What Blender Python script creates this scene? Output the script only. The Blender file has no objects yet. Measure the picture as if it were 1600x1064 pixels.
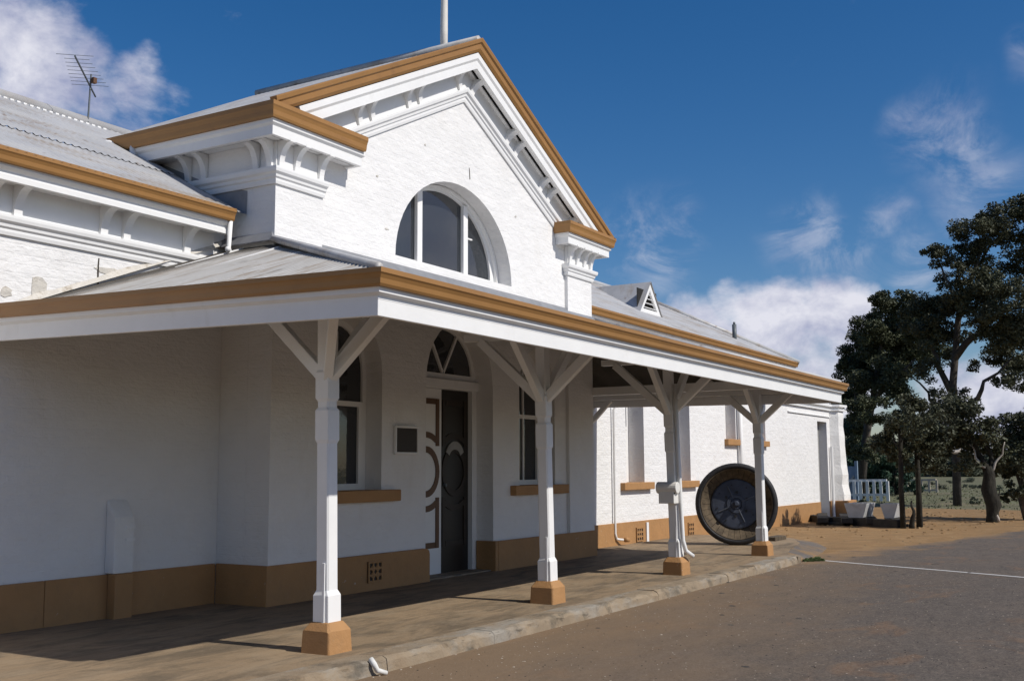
import bpy, bmesh, math, random
import numpy as np
from mathutils import Vector, Matrix, noise as mnoise
from mathutils.geometry import tessellate_polygon
random.seed(7); np.random.seed(7)
S = bpy.context.scene
COL = S.collection

# ------------------------------------------------------------------ camera
cam = bpy.data.cameras.new('camera'); camo = bpy.data.objects.new('camera', cam); COL.objects.link(camo)
cam.sensor_width = 36; cam.lens = 1703.4 / 1600 * 36
cam.clip_start = .1; cam.clip_end = 6000
_f = 1703.4
def _basis():
    # world axes in camera coordinates, from the x vanishing point and the horizon slope
    X = Vector((1831 - 800, 726.7 - 532, _f)).normalized()
    a = math.radians(.262); d = Vector((math.cos(a), -math.sin(a), 0))
    Z = X.cross(d).normalized()
    if Z.y > 0: Z = -Z
    return X, Z.cross(X), Z
_X, _Y, _Z = _basis()
right = Vector((_X.x, _Y.x, _Z.x)); down = Vector((_X.y, _Y.y, _Z.y)); fwd = Vector((_X.z, _Y.z, _Z.z))
m = Matrix((( right.x, -down.x, -fwd.x, 0), (right.y, -down.y, -fwd.y, 0), (right.z, -down.z, -fwd.z, 1.4), (0, 0, 0, 1)))
camo.matrix_world = m
S.camera = camo

# ------------------------------------------------------------------ sun, sky, exposure
SUN = Vector((.04, -1, .975)).normalized()
EL = math.asin(SUN.z); AZ = math.atan2(SUN.x, SUN.y)
sl = bpy.data.lights.new('sun', 'SUN'); sl.energy = 4.2; sl.angle = math.radians(.53); sl.color = (1, .955, .88)
so = bpy.data.objects.new('sun', sl); COL.objects.link(so); so.location = (10, -30, 30)
so.rotation_euler = SUN.to_track_quat('Z', 'Y').to_euler()
W = bpy.data.worlds.new('World'); S.world = W; W.use_nodes = True
S.view_settings.view_transform = 'Standard'; S.view_settings.look = 'None'
S.view_settings.exposure = 0.0; S.view_settings.gamma = 1; S.view_settings.use_curve_mapping = False
SKY_STRENGTH = .075
def build_world():
    nt = W.node_tree; nt.nodes.clear(); N = nt.nodes; L = nt.links
    out = N.new('ShaderNodeOutputWorld'); bg = N.new('ShaderNodeBackground'); bg.inputs[1].default_value = SKY_STRENGTH
    L.new(bg.outputs[0], out.inputs[0])
    sky = N.new('ShaderNodeTexSky'); sky.sky_type = 'NISHITA'; sky.sun_disc = False
    sky.sun_elevation = EL; sky.sun_rotation = AZ; sky.altitude = 300; sky.air_density = 1.0; sky.dust_density = .7; sky.ozone_density = 3.5
    hs = N.new('ShaderNodeHueSaturation'); hs.inputs['Saturation'].default_value = 1.36; hs.inputs['Value'].default_value = 1.14
    tint = N.new('ShaderNodeMix'); tint.data_type = 'RGBA'; tint.blend_type = 'MULTIPLY'; tint.inputs['Factor'].default_value = 1; tint.inputs['B'].default_value = (1.04, .995, 1.02, 1)
    L.new(sky.outputs[0], tint.inputs['A']); L.new(tint.outputs['Result'], hs.inputs['Color'])
    tc = N.new('ShaderNodeTexCoord'); nrm = N.new('ShaderNodeVectorMath'); nrm.operation = 'NORMALIZE'
    L.new(tc.outputs['Generated'], nrm.inputs[0])
    D = nrm.outputs[0]
    def math_(op, a, b=None, clamp=False):
        n = N.new('ShaderNodeMath'); n.operation = op; n.use_clamp = clamp
        for i, v in enumerate((a, b)):
            if v is None: continue
            if isinstance(v, (int, float)): n.inputs[i].default_value = v
            else: L.new(v, n.inputs[i])
        return n.outputs[0]
    def noise(scale, detail, rough, vec=D, dist=0.0):
        n = N.new('ShaderNodeTexNoise'); n.inputs['Scale'].default_value = scale; n.inputs['Detail'].default_value = detail
        n.inputs['Roughness'].default_value = rough; n.inputs['Distortion'].default_value = dist
        L.new(vec, n.inputs['Vector']); return n.outputs['Fac']
    # flatten the noise towards the horizon, as cloud layers are
    mp = N.new('ShaderNodeMapping'); mp.inputs['Scale'].default_value = (1, 1, 1.55); L.new(D, mp.inputs['Vector'])
    V = mp.outputs[0]
    n1 = noise(9, 9, .6, V, .25); n2 = noise(24, 6, .62, V); wis = noise(5.5, 8, .62, V, .5)
    blobs = [  # direction, angular radius, weight : cumulus banks in view, then unseen fill banks
        ((0.9465, 0.2954, 0.1301), .058, .50), ((0.9588, 0.2534, 0.1284), .050, .47), ((0.9325, 0.3317, 0.1428), .036, .38), ((0.9563, 0.2765, 0.0955), .06, .46),
        ((0.9665, 0.2340, 0.1052), .045, .44), ((0.9661, 0.2461, 0.0776), .05, .42), ((0.9440, 0.3170, 0.0950), .05, .40), ((0.9915, 0.1213, 0.0467), .06, .42), ((0.9869, 0.1502, 0.0583), .05, .36),
        ((0.5359, 0.7791, 0.3252), .072, .46), ((0.5560, 0.7585, 0.3400), .040, .38), ((0.5060, 0.7920, 0.3420), .06, .40), ((0.6120, 0.7294, 0.3057), .046, .34), ((0.6300, 0.7120, 0.3080), .034, .30),
        ((0.5989, 0.7274, 0.3351), .030, .27), ((0.5800, 0.7560, 0.3040), .04, .32), ((0.6406, 0.6634, 0.3867), .02, .2),
        ((0.9239, 0.3591, 0.1322), .042, .42), ((0.9318, 0.3443, 0.1146), .045, .44), ((0.9186, 0.3658, 0.1497), .03, .33),
        ((0.6, -.7, .3), .15, .42), ((.25, -.9, .22), .12, .44), ((-.5, -.8, .2), .14, .42), ((.8, -.55, .16), .12, .42), ((-.9, -.2, .2), .12, .42), ((0, -.75, .65), .10, .36), ((-.75, -.55, .32), .16, .42), ((-.7, .6, .28), .14, .42), ((-.2, -.95, .25), .15, .42), ((.95, -.25, .2), .08, .4), ((-.2, .93, .3), .12, .42), ((.1, .95, .28), .1, .42)]  # banks out of view, added for more fill light in the shade
    wn = N.new('ShaderNodeTexNoise'); wn.inputs['Scale'].default_value = 14; wn.inputs['Detail'].default_value = 4; L.new(D, wn.inputs['Vector'])
    wv = N.new('ShaderNodeVectorMath'); wv.operation = 'MULTIPLY_ADD'; L.new(wn.outputs['Color'], wv.inputs[0]); wv.inputs[1].default_value = (.05, .05, .05); wv.inputs[2].default_value = (-.025, -.025, -.025)
    wd = N.new('ShaderNodeVectorMath'); wd.operation = 'ADD'; L.new(D, wd.inputs[0]); L.new(wv.outputs[0], wd.inputs[1]); DW = wd.outputs[0]
    wisps = [((0.8858, 0.4162, 0.2055), 0.035), ((0.8965, 0.3958, 0.1992), 0.045), ((0.9050, 0.3679, 0.2135), 0.03), ((0.9036, 0.3866, 0.1847), 0.03), ((0.9455, 0.2584, 0.1983), 0.035), ((0.9532, 0.2385, 0.1861), 0.03), ((0.9468, 0.2472, 0.2059), 0.025),
        ((0.9490, 0.1460, 0.2793), 0.04), ((0.9427, 0.1622, 0.2914), 0.025), ((0.9549, 0.1299, 0.2671), 0.03), ((0.9670, 0.1240, 0.2225), 0.045), ((0.9669, 0.1394, 0.2135), 0.03), ((0.9406, 0.0860, 0.3284), 0.018), ((0.9699, 0.1783, 0.1657), 0.035),
        ((0.9574, 0.1949, 0.2130), 0.02), ((.3, .9, .3), .06), ((-.5, .8, .3), .07), ((.6, -.6, .5), .08), ((-.6, -.5, .6), .08), ((.1, -.9, .4), .07)]
    def field(lst):
        acc = None
        for b in lst:
            d, r = b[0], b[1]; w = b[2] if len(b) > 2 else 1
            dv = Vector(d).normalized()
            sub = N.new('ShaderNodeVectorMath'); sub.operation = 'DISTANCE'; L.new(DW, sub.inputs[0]); sub.inputs[1].default_value = dv
            mr = N.new('ShaderNodeMapRange'); mr.interpolation_type = 'SMOOTHERSTEP'
            L.new(sub.outputs['Value'], mr.inputs['Value']); mr.inputs['From Min'].default_value = r * 1.5; mr.inputs['From Max'].default_value = r * .1
            mr.inputs['To Min'].default_value = 0; mr.inputs['To Max'].default_value = w
            acc = mr.outputs[0] if acc is None else math_('MAXIMUM', acc, mr.outputs[0])
        return acc
    acc = field(blobs); wacc = field(wisps)
    dens = math_('ADD', math_('MULTIPLY', n1, .75), math_('MULTIPLY', n2, .25))
    dens = math_('ADD', dens, acc)
    mr = N.new('ShaderNodeMapRange'); mr.interpolation_type = 'SMOOTHSTEP'; L.new(dens, mr.inputs['Value'])
    mr.inputs['From Min'].default_value = .66; mr.inputs['From Max'].default_value = .95
    cover = mr.outputs[0]
    mw = N.new('ShaderNodeMapRange'); L.new(wis, mw.inputs['Value']); mw.inputs['From Min'].default_value = .6; mw.inputs['From Max'].default_value = .95; mw.inputs['To Max'].default_value = .18
    cover = math_('MAXIMUM', cover, mw.outputs[0])
    sn = N.new('ShaderNodeMapRange'); sn.interpolation_type = 'SMOOTHSTEP'; L.new(noise(13, 9, .66, V, .8), sn.inputs['Value']); sn.inputs['From Min'].default_value = .38; sn.inputs['From Max'].default_value = .68; sn.inputs['To Max'].default_value = .38
    cover = math_('MAXIMUM', cover, math_('MULTIPLY', sn.outputs[0], wacc))
    cover = math_('MULTIPLY', cover, .97)
    # cloud tone: bright thick parts, lavender grey thin and lower parts
    n3 = noise(14, 7, .6, V, .2)
    tone = N.new('ShaderNodeMapRange'); L.new(n3, tone.inputs['Value']); tone.inputs['From Min'].default_value = .36; tone.inputs['From Max'].default_value = .62
    cr = N.new('ShaderNodeMix'); cr.data_type = 'RGBA'
    L.new(tone.outputs[0], cr.inputs['Factor'])
    k = 1 / SKY_STRENGTH
    cr.inputs['A'].default_value = (.36 * k, .39 * k, .56 * k, 1); cr.inputs['B'].default_value = (.78 * k, .78 * k, .86 * k, 1)
    mx = N.new('ShaderNodeMix'); mx.data_type = 'RGBA'; L.new(cover, mx.inputs['Factor'])
    L.new(hs.outputs[0], mx.inputs['A']); L.new(cr.outputs['Result'], mx.inputs['B'])
    L.new(mx.outputs['Result'], bg.inputs[0])
build_world()

# ------------------------------------------------------------------ materials
def mat(name, col, rough=.7, metal=0.0, var=.0, vscale=3.0, bump=None, stain=None, spec=.4, extra=None):
    """Principled with noise variation of the colour, stains with their own shape and fine bump."""
    M = bpy.data.materials.new(name); M.use_nodes = True
    nt = M.node_tree; N = nt.nodes; L = nt.links
    b = N['Principled BSDF']; b.inputs['Roughness'].default_value = rough; b.inputs['Metallic'].default_value = metal
    b.inputs['Specular IOR Level'].default_value = spec
    geo = N.new('ShaderNodeNewGeometry'); P = geo.outputs['Position']
    def nz(scale, detail=6, rgh=.6, sc=(1, 1, 1), dist=0):
        mp = N.new('ShaderNodeMapping'); mp.inputs['Scale'].default_value = sc; L.new(P, mp.inputs['Vector'])
        n = N.new('ShaderNodeTexNoise'); n.inputs['Scale'].default_value = scale; n.inputs['Detail'].default_value = detail
        n.inputs['Roughness'].default_value = rgh; n.inputs['Distortion'].default_value = dist
        L.new(mp.outputs[0], n.inputs['Vector']); return n.outputs['Fac']
    def ramp(f, a, c):
        r = N.new('ShaderNodeMapRange'); L.new(f, r.inputs['Value']); r.inputs['From Min'].default_value = a; r.inputs['From Max'].default_value = c; return r.outputs[0]
    def mix(f, A, B):
        x = N.new('ShaderNodeMix'); x.data_type = 'RGBA'
        if isinstance(f, float): x.inputs['Factor'].default_value = f
        else: L.new(f, x.inputs['Factor'])
        for k, v in (('A', A), ('B', B)):
            if isinstance(v, tuple): x.inputs[k].default_value = (*v, 1)
            else: L.new(v, x.inputs[k])
        return x.outputs['Result']
    c = tuple(col)
    if var:
        c = mix(ramp(nz(vscale), .3, .7), tuple(x * (1 - var) for x in col), tuple(min(1, x * (1 + var)) for x in col))
    for st in (stain or []):
        scol, sc, lo, hi, amt, axes = st
        f = ramp(nz(sc, 8, .65, axes, .3), lo, hi)
        mm = N.new('ShaderNodeMath'); mm.operation = 'MULTIPLY'; L.new(f, mm.inputs[0]); mm.inputs[1].default_value = amt
        c = mix(mm.outputs[0], c, tuple(scol))
    if extra: c = extra(N, L, P, nz, ramp, mix, c, b)
    if isinstance(c, tuple): b.inputs['Base Color'].default_value = (*c, 1)
    else: L.new(c, b.inputs['Base Color'])
    prev = None
    for (sc, stren, dist, axes) in (bump or []):
        bp = N.new('ShaderNodeBump'); bp.inputs['Strength'].default_value = stren; bp.inputs['Distance'].default_value = dist
        if sc == 'brick':
            # courses under thick paint: facing x or y walls both get their own horizontal coordinate
            sep = N.new('ShaderNodeSeparateXYZ'); L.new(P, sep.inputs[0])
            ad = N.new('ShaderNodeMath'); ad.operation = 'ADD'; L.new(sep.outputs['X'], ad.inputs[0]); L.new(sep.outputs['Y'], ad.inputs[1])
            cb = N.new('ShaderNodeCombineXYZ'); L.new(ad.outputs[0], cb.inputs['X']); L.new(sep.outputs['Z'], cb.inputs['Y'])
            nn = N.new('ShaderNodeTexNoise'); nn.inputs['Scale'].default_value = 6; L.new(P, nn.inputs['Vector'])
            va = N.new('ShaderNodeVectorMath'); va.operation = 'MULTIPLY_ADD'; L.new(nn.outputs['Color'], va.inputs[0]); va.inputs[1].default_value = (.03, .03, .03); L.new(cb.outputs[0], va.inputs[2])
            br = N.new('ShaderNodeTexBrick'); br.inputs['Scale'].default_value = 1; br.inputs['Brick Width'].default_value = .235; br.inputs['Row Height'].default_value = .086
            br.inputs['Mortar Size'].default_value = .012; br.inputs['Mortar Smooth'].default_value = 1; br.inputs['Color1'].default_value = (1, 1, 1, 1); br.inputs['Color2'].default_value = (.72, .72, .72, 1); br.inputs['Mortar'].default_value = (.3, .3, .3, 1)
            L.new(va.outputs[0], br.inputs['Vector']); L.new(br.outputs['Color'], bp.inputs['Height'])
        else:
            L.new(nz(sc, 5, .6, axes), bp.inputs['Height'])
        if prev: L.new(prev, bp.inputs['Normal'])
        prev = bp.outputs[0]
    if prev: L.new(prev, b.inputs['Normal'])
    return M
A1 = (1, 1, 1)
M = {}
M['wall'] = mat('whitewashed brick', (.745, .735, .725), .85, var=.035, vscale=1.6, spec=.2,
                bump=[('brick', .19, .012, A1), (5, .55, .04, (.8, .8, 1.3)), (20, .42, .016, (.75, .75, 1.3)), (70, .25, .006, A1)],
                stain=[((.62, .59, .55), 1.4, .56, .78, .40, (1.2, 1.2, .45)), ((.46, .42, .38), 8, .70, .76, .5, (.6, .6, 1.3))])
M['render'] = mat('whitewashed render', (.76, .75, .73), .85, var=.04, vscale=2.5, spec=.2, bump=[(14, .5, .03, A1), (60, .3, .008, A1)])
M['fillet'] = mat('dirty mortar fillet', (.55, .52, .47), .9, var=.2, vscale=6, bump=[(20, .6, .02, A1)], stain=[((.25, .20, .14), 6, .52, .66, .8, A1)])
M['wood'] = mat('white painted timber', (.78, .775, .765), .5, var=.03, vscale=4, bump=[(30, .15, .006, (1, 1, 1))], stain=[((.56, .53, .48), 4, .60, .78, .4, (1, 1, .4)), ((.33, .28, .23), 26, .72, .76, .6, A1)])
M['ochre'] = mat('ochre paint on masonry', (.375, .20, .08), .7, var=.08, vscale=3, bump=[(16, .4, .02, A1), (70, .25, .006, A1)],
                 stain=[((.25, .13, .05), 3.0, .60, .8, .5, (1, 1, .5)), ((.55, .48, .40), 15, .675, .71, .75, A1), ((.30, .17, .08), 7, .55, .72, .5, A1)])
M['gutter'] = mat('ochre gutter paint', (.325, .165, .052), .45, var=.06, vscale=3, stain=[((.20, .10, .045), 3, .54, .74, .5, (.6, .6, 2)), ((.40, .30, .20), 14, .66, .74, .4, (.5, .5, 1.5))])
M['tin'] = mat('galvanised roof', (.43, .43, .435), .55, metal=.12, var=.12, vscale=1.4,
               stain=[((.31, .25, .19), 2.2, .50, .66, .7, (.3, 1.2, 1)), ((.52, .51, .49), 3, .50, .62, .5, (.4, .9, 1)), ((.20, .13, .085), 4.5, .60, .72, .7, (.5, 1.2, 1)), ((.47, .46, .45), 5, .55, .72, .5, (.3, 1.5, 1)), ((.17, .15, .14), 7, .66, .8, .5, A1)])
M['tin_old'] = mat('streaked old verandah iron', (.42, .405, .38), .6, metal=.1, var=.1, vscale=1.4,
               stain=[((.25, .19, .13), 2.6, .50, .66, .8, (.25, 2.2, 1)), ((.56, .55, .53), 6, .54, .68, .6, (.15, 2.0, 1)), ((.13, .115, .10), 5, .60, .74, .7, (.2, 1.6, 1))])
M['lining'] = mat('shade deepening lining', (.085, .075, .062), .85, var=.25, vscale=4)
M['apron'] = mat('grey asphalt apron', (.115, .102, .09), .9, var=.2, vscale=2, bump=[(60, .6, .012, A1)], stain=[((.25, .155, .072), 1.6, .44, .60, .9, A1), ((.06, .052, .045), 3, .56, .7, .5, A1)])
M['tindark'] = mat('weathered flashing', (.25, .255, .27), .55, metal=.3, var=.15, vscale=5)
M['glass'] = mat('dark window glass', (.022, .026, .032), .05, spec=1.0, bump=[(3, .12, .01, A1)])
M['dark'] = mat('recess shade', (.015, .014, .013), .9)  # black colour standing in for shade inside gaps and recesses
M['brown'] = mat('brown door moulding', (.115, .055, .025), .5, var=.1)
M['darkdoor'] = mat('dark varnished door', (.017, .013, .010), .4, var=.2)
M['grille'] = mat('vent iron', (.05, .04, .03), .8)
M['plaque'] = mat('bronze plaque', (.026, .017, .012), .5, metal=.0, var=.2, vscale=20)
M['iron'] = mat('blue black iron', (.055, .064, .090), .5, metal=.3, var=.25, vscale=6, bump=[(25, .3, .01, A1)], stain=[((.10, .055, .03), 5, .6, .75, .5, A1)])
M['ironlight'] = mat('worn iron rib', (.10, .11, .135), .5, metal=.3, var=.3, vscale=8)
M['rim'] = mat('black iron rim', (.022, .021, .022), .6, metal=.2, var=.3, vscale=8, bump=[(20, .4, .012, A1)])
M['stave'] = mat('weathered stave timber', (.085, .062, .038), .85, var=.55, vscale=7, bump=[(30, .4, .01, A1)])
M['darkwood'] = mat('dark tarred timber', (.030, .026, .022), .85, var=.3, vscale=8, bump=[(25, .5, .02, (1, 1, 3))])
M['post_white'] = M['wood']
M['box'] = mat('cream enamel box', (.72, .70, .66), .4, var=.05)
M['galv'] = mat('galvanised pipe', (.10, .115, .125), .5, metal=.15, var=.15, vscale=9)
M['pipe_old'] = mat('flaking white pole', (.68, .65, .60), .6, var=.06, vscale=8, stain=[((.36, .24, .15), 3, .56, .68, .8, (2, 2, .45))])
M['bluegrey'] = mat('blue grey sheet', (.19, .25, .33), .6, var=.1)
M['trough'] = mat('pale cast concrete', (.43, .425, .42), .85, var=.1, vscale=6, bump=[(30, .3, .01, A1)], stain=[((.3, .28, .25), 4, .56, .7, .5, A1)])
M['conc_grey'] = mat('grey concrete', (.30, .295, .285), .85, var=.15, vscale=7, bump=[(30, .3, .01, A1)])
M['fence'] = mat('white fence paint', (.74, .73, .70), .6, var=.06, vscale=5)
M['fence_old'] = mat('bare weathered fence', (.50, .43, .35), .8, var=.2, vscale=5)
M['trunk_shade'] = mat('crown shaded trunk', (.024, .021, .015), .95, var=.4, vscale=6, bump=[(14, .9, .05, (1, 1, .3))])  # bark colour darkened to carry the shade under the crown
M['bark'] = mat('dark bark', (.055, .047, .039), .9, var=.4, vscale=5, bump=[(14, .8, .05, (1, 1, .3))], stain=[((.22, .18, .14), 2.5, .55, .7, .6, (1, 1, .3))])
M['palebark'] = mat('pale gum bark', (.46, .41, .35), .8, var=.2, vscale=4, bump=[(14, .4, .02, A1)])
M['blade'] = mat('dry grass blades', (.15, .155, .085), .9, var=.3, vscale=.5, spec=.1)
M['weed'] = mat('green weeds', (.10, .14, .05), .8, var=.3)
def leafmat(name, col):
    Mx = mat(name, col, .6, var=.45, vscale=.9, spec=.3)
    Mx.node_tree.nodes['Principled BSDF'].inputs['Subsurface Weight'].default_value = 0
    return Mx
M['leaf'] = leafmat('dark gum foliage', (.062, .066, .034))
M['leaf2'] = leafmat('olive gum foliage', (.066, .075, .037))
M['leaf3'] = leafmat('blue green foliage', (.045, .085, .055))
M['far'] = leafmat('distant scrub', (.075, .085, .055))

def floor_extra(N, L, P, nz, ramp, mix, c, b):
    f = ramp(nz(1.5, 9, .70, (.5, 1.5, 1), .7), .47, .62)
    mm = N.new('ShaderNodeMath'); mm.operation = 'MULTIPLY'; L.new(f, mm.inputs[0]); mm.inputs[1].default_value = .66
    c = mix(mm.outputs[0], c, (.085, .070, .052))
    f = ramp(nz(5, 8, .78, (.45, 1.7, 1), .5), .50, .62)
    mm = N.new('ShaderNodeMath'); mm.operation = 'MULTIPLY'; L.new(f, mm.inputs[0]); mm.inputs[1].default_value = .5
    c = mix(mm.outputs[0], c, (.095, .078, .056))
    f = ramp(nz(2.4, 8, .74, (.5, 1.2, 1), .4), .50, .62)
    mm = N.new('ShaderNodeMath'); mm.operation = 'MULTIPLY'; L.new(f, mm.inputs[0]); mm.inputs[1].default_value = .45
    c = mix(mm.outputs[0], c, (.33, .255, .17))
    g = ramp(nz(60, 4, .7), .35, .7)
    mm = N.new('ShaderNodeMath'); mm.operation = 'MULTIPLY'; L.new(g, mm.inputs[0]); mm.inputs[1].default_value = .22
    return mix(mm.outputs[0], c, (.10, .075, .05))
M['floor'] = mat('worn concrete paving', (.275, .198, .122), .85, var=.14, vscale=1.1, bump=[(5, .3, .02, A1), (45, .35, .008, A1)], extra=floor_extra, spec=.25)
M['kerb'] = mat('kerb concrete', (.262, .205, .142), .88, var=.16, vscale=3, bump=[(12, .5, .02, A1), (60, .5, .01, A1)],
                stain=[((.30, .285, .255), 2.2, .48, .62, .7, (.5, 1, 1)), ((.085, .076, .06), 4.2, .53, .66, .7, (.7, 1, 1)), ((.06, .052, .042), 14, .60, .70, .7, (.4, 1, 1.6)), ((.19, .12, .065), 2, .55, .75, .5, A1)], spec=.2)
def road_extra(N, L, P, nz, ramp, mix, c, b):
    # dust and orange soil dragged over the old seal
    f = ramp(nz(.55, 9, .66, (1, 1, 1), .5), .50, .72)
    mm = N.new('ShaderNodeMath'); mm.operation = 'MULTIPLY'; L.new(f, mm.inputs[0]); mm.inputs[1].default_value = .40
    c = mix(mm.outputs[0], c, (.20, .135, .085))
    f = ramp(nz(.8, 7, .6, (1, 1.6, 1), .8), .575, .65)
    mm = N.new('ShaderNodeMath'); mm.operation = 'MULTIPLY'; L.new(f, mm.inputs[0]); mm.inputs[1].default_value = .62
    c = mix(mm.outputs[0], c, (.225, .115, .05))
    f = ramp(nz(2.2, 8, .7, (.55, 1.6, 1), .4), .60, .72)
    mm = N.new('ShaderNodeMath'); mm.operation = 'MULTIPLY'; L.new(f, mm.inputs[0]); mm.inputs[1].default_value = .5
    c = mix(mm.outputs[0], c, (.07, .062, .056))
    f = ramp(nz(5, 9, .78, (.5, 1.5, 1), .3), .45, .60)
    mm = N.new('ShaderNodeMath'); mm.operation = 'MULTIPLY'; L.new(f, mm.inputs[0]); mm.inputs[1].default_value = .6
    c = mix(mm.outputs[0], c, (.048, .041, .036))
    f = ramp(nz(14, 8, .78, (.6, 1.4, 1), .2), .50, .64)
    mm = N.new('ShaderNodeMath'); mm.operation = 'MULTIPLY'; L.new(f, mm.inputs[0]); mm.inputs[1].default_value = .5
    c = mix(mm.outputs[0], c, (.22, .18, .14))
    # fine cracks of the old seal
    ck = N.new('ShaderNodeTexVoronoi'); ck.feature = 'DISTANCE_TO_EDGE'; ck.inputs['Scale'].default_value = .9
    wn = N.new('ShaderNodeTexNoise'); wn.inputs['Scale'].default_value = 2.5; wn.inputs['Detail'].default_value = 5; L.new(P, wn.inputs['Vector'])
    wv = N.new('ShaderNodeVectorMath'); wv.operation = 'MULTIPLY_ADD'; L.new(wn.outputs['Color'], wv.inputs[0]); wv.inputs[1].default_value = (.7, .7, .0); L.new(P, wv.inputs[2]); L.new(wv.outputs[0], ck.inputs['Vector'])
    cf = N.new('ShaderNodeMapRange'); L.new(ck.outputs['Distance'], cf.inputs['Value']); cf.inputs['From Min'].default_value = .012; cf.inputs['From Max'].default_value = .003
    cm = N.new('ShaderNodeMath'); cm.operation = 'MULTIPLY'; L.new(cf.outputs[0], cm.inputs[0]); L.new(ramp(nz(.7, 3, .5), .46, .60), cm.inputs[1])
    c = mix(cm.outputs[0], c, (.05, .044, .038))
    vo = N.new('ShaderNodeTexVoronoi'); vo.inputs['Scale'].default_value = 75; L.new(P, vo.inputs['Vector'])
    r = ramp(vo.outputs['Color'], 0, 1)
    sp = mix(r, (.035, .03, .027), (.22, .18, .145))
    c = mix(.46, c, sp)
    # brown dust swept against the kerb and pooling at the left
    sk = N.new('ShaderNodeSeparateXYZ'); L.new(P, sk.inputs[0])
    kd = N.new('ShaderNodeMath'); kd.operation = 'MULTIPLY_ADD'; L.new(nz(1.6, 8, .7, (.6, 1.3, 1)), kd.inputs[0]); kd.inputs[1].default_value = 3.2; L.new(sk.outputs['Y'], kd.inputs[2])
    kx_ = N.new('ShaderNodeMath'); kx_.operation = 'MULTIPLY_ADD'; L.new(sk.outputs['X'], kx_.inputs[0]); kx_.inputs[1].default_value = -.17; L.new(kd.outputs[0], kx_.inputs[2])
    km = N.new('ShaderNodeMath'); km.operation = 'MULTIPLY'; L.new(ramp(kx_.outputs[0], 2.2, 5.0), km.inputs[0]); km.inputs[1].default_value = .75
    c = mix(km.outputs[0], c, (.225, .152, .09))
    # soil drifting over the margin of the seal
    sep = N.new('ShaderNodeSeparateXYZ'); L.new(P, sep.inputs[0])
    a = N.new('ShaderNodeMath'); a.operation = 'MULTIPLY_ADD'; L.new(sep.outputs['X'], a.inputs[0]); a.inputs[1].default_value = .19; a.inputs[2].default_value = -8.6
    q = N.new('ShaderNodeMath'); q.operation = 'ADD'; L.new(a.outputs[0], q.inputs[0]); L.new(sep.outputs['Y'], q.inputs[1])
    w = N.new('ShaderNodeMath'); w.operation = 'MULTIPLY_ADD'; L.new(nz(1.2, 8, .65, (1, 1, 1)), w.inputs[0]); w.inputs[1].default_value = 3.4; w.inputs[2].default_value = -1.7
    q2 = N.new('ShaderNodeMath'); q2.operation = 'ADD'; L.new(q.outputs[0], q2.inputs[0]); L.new(w.outputs[0], q2.inputs[1])
    c = mix(ramp(q2.outputs[0], -.5, .55), c, (.285, .175, .08))
    return c
M['road'] = mat('old dusty asphalt', (.098, .082, .070), .9, var=.12, vscale=.5, bump=[(80, .6, .01, A1), (6, .25, .02, A1)], extra=road_extra, spec=.2)
M['dirt'] = mat('yellow brown soil', (.275, .17, .083), .95, var=.18, vscale=1.0, bump=[(3, .4, .06, A1), (25, .6, .03, A1)],
                stain=[((.18, .115, .06), 1.0, .48, .62, .7, (1, 1, 1)), ((.36, .25, .13), 4, .53, .66, .6, A1), ((.12, .085, .05), 8, .55, .66, .65, A1)], spec=.1)
M['grass'] = mat('dry grass field', (.125, .125, .075), .95, var=.25, vscale=.25, bump=[(4, .6, .1, A1)],
                 stain=[((.19, .155, .105), .22, .5, .65, .8, (1, 1, 1)), ((.055, .075, .04), .6, .55, .7, .6, A1)], spec=.1)
M['paint'] = mat('worn white road paint', (.66, .65, .62), .8, var=.1, vscale=12, stain=[((.16, .13, .11), 30, .6, .7, .7, A1)])
M['stone'] = mat('pale pebble', (.33, .28, .22), .9, var=.3, vscale=20)

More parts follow.
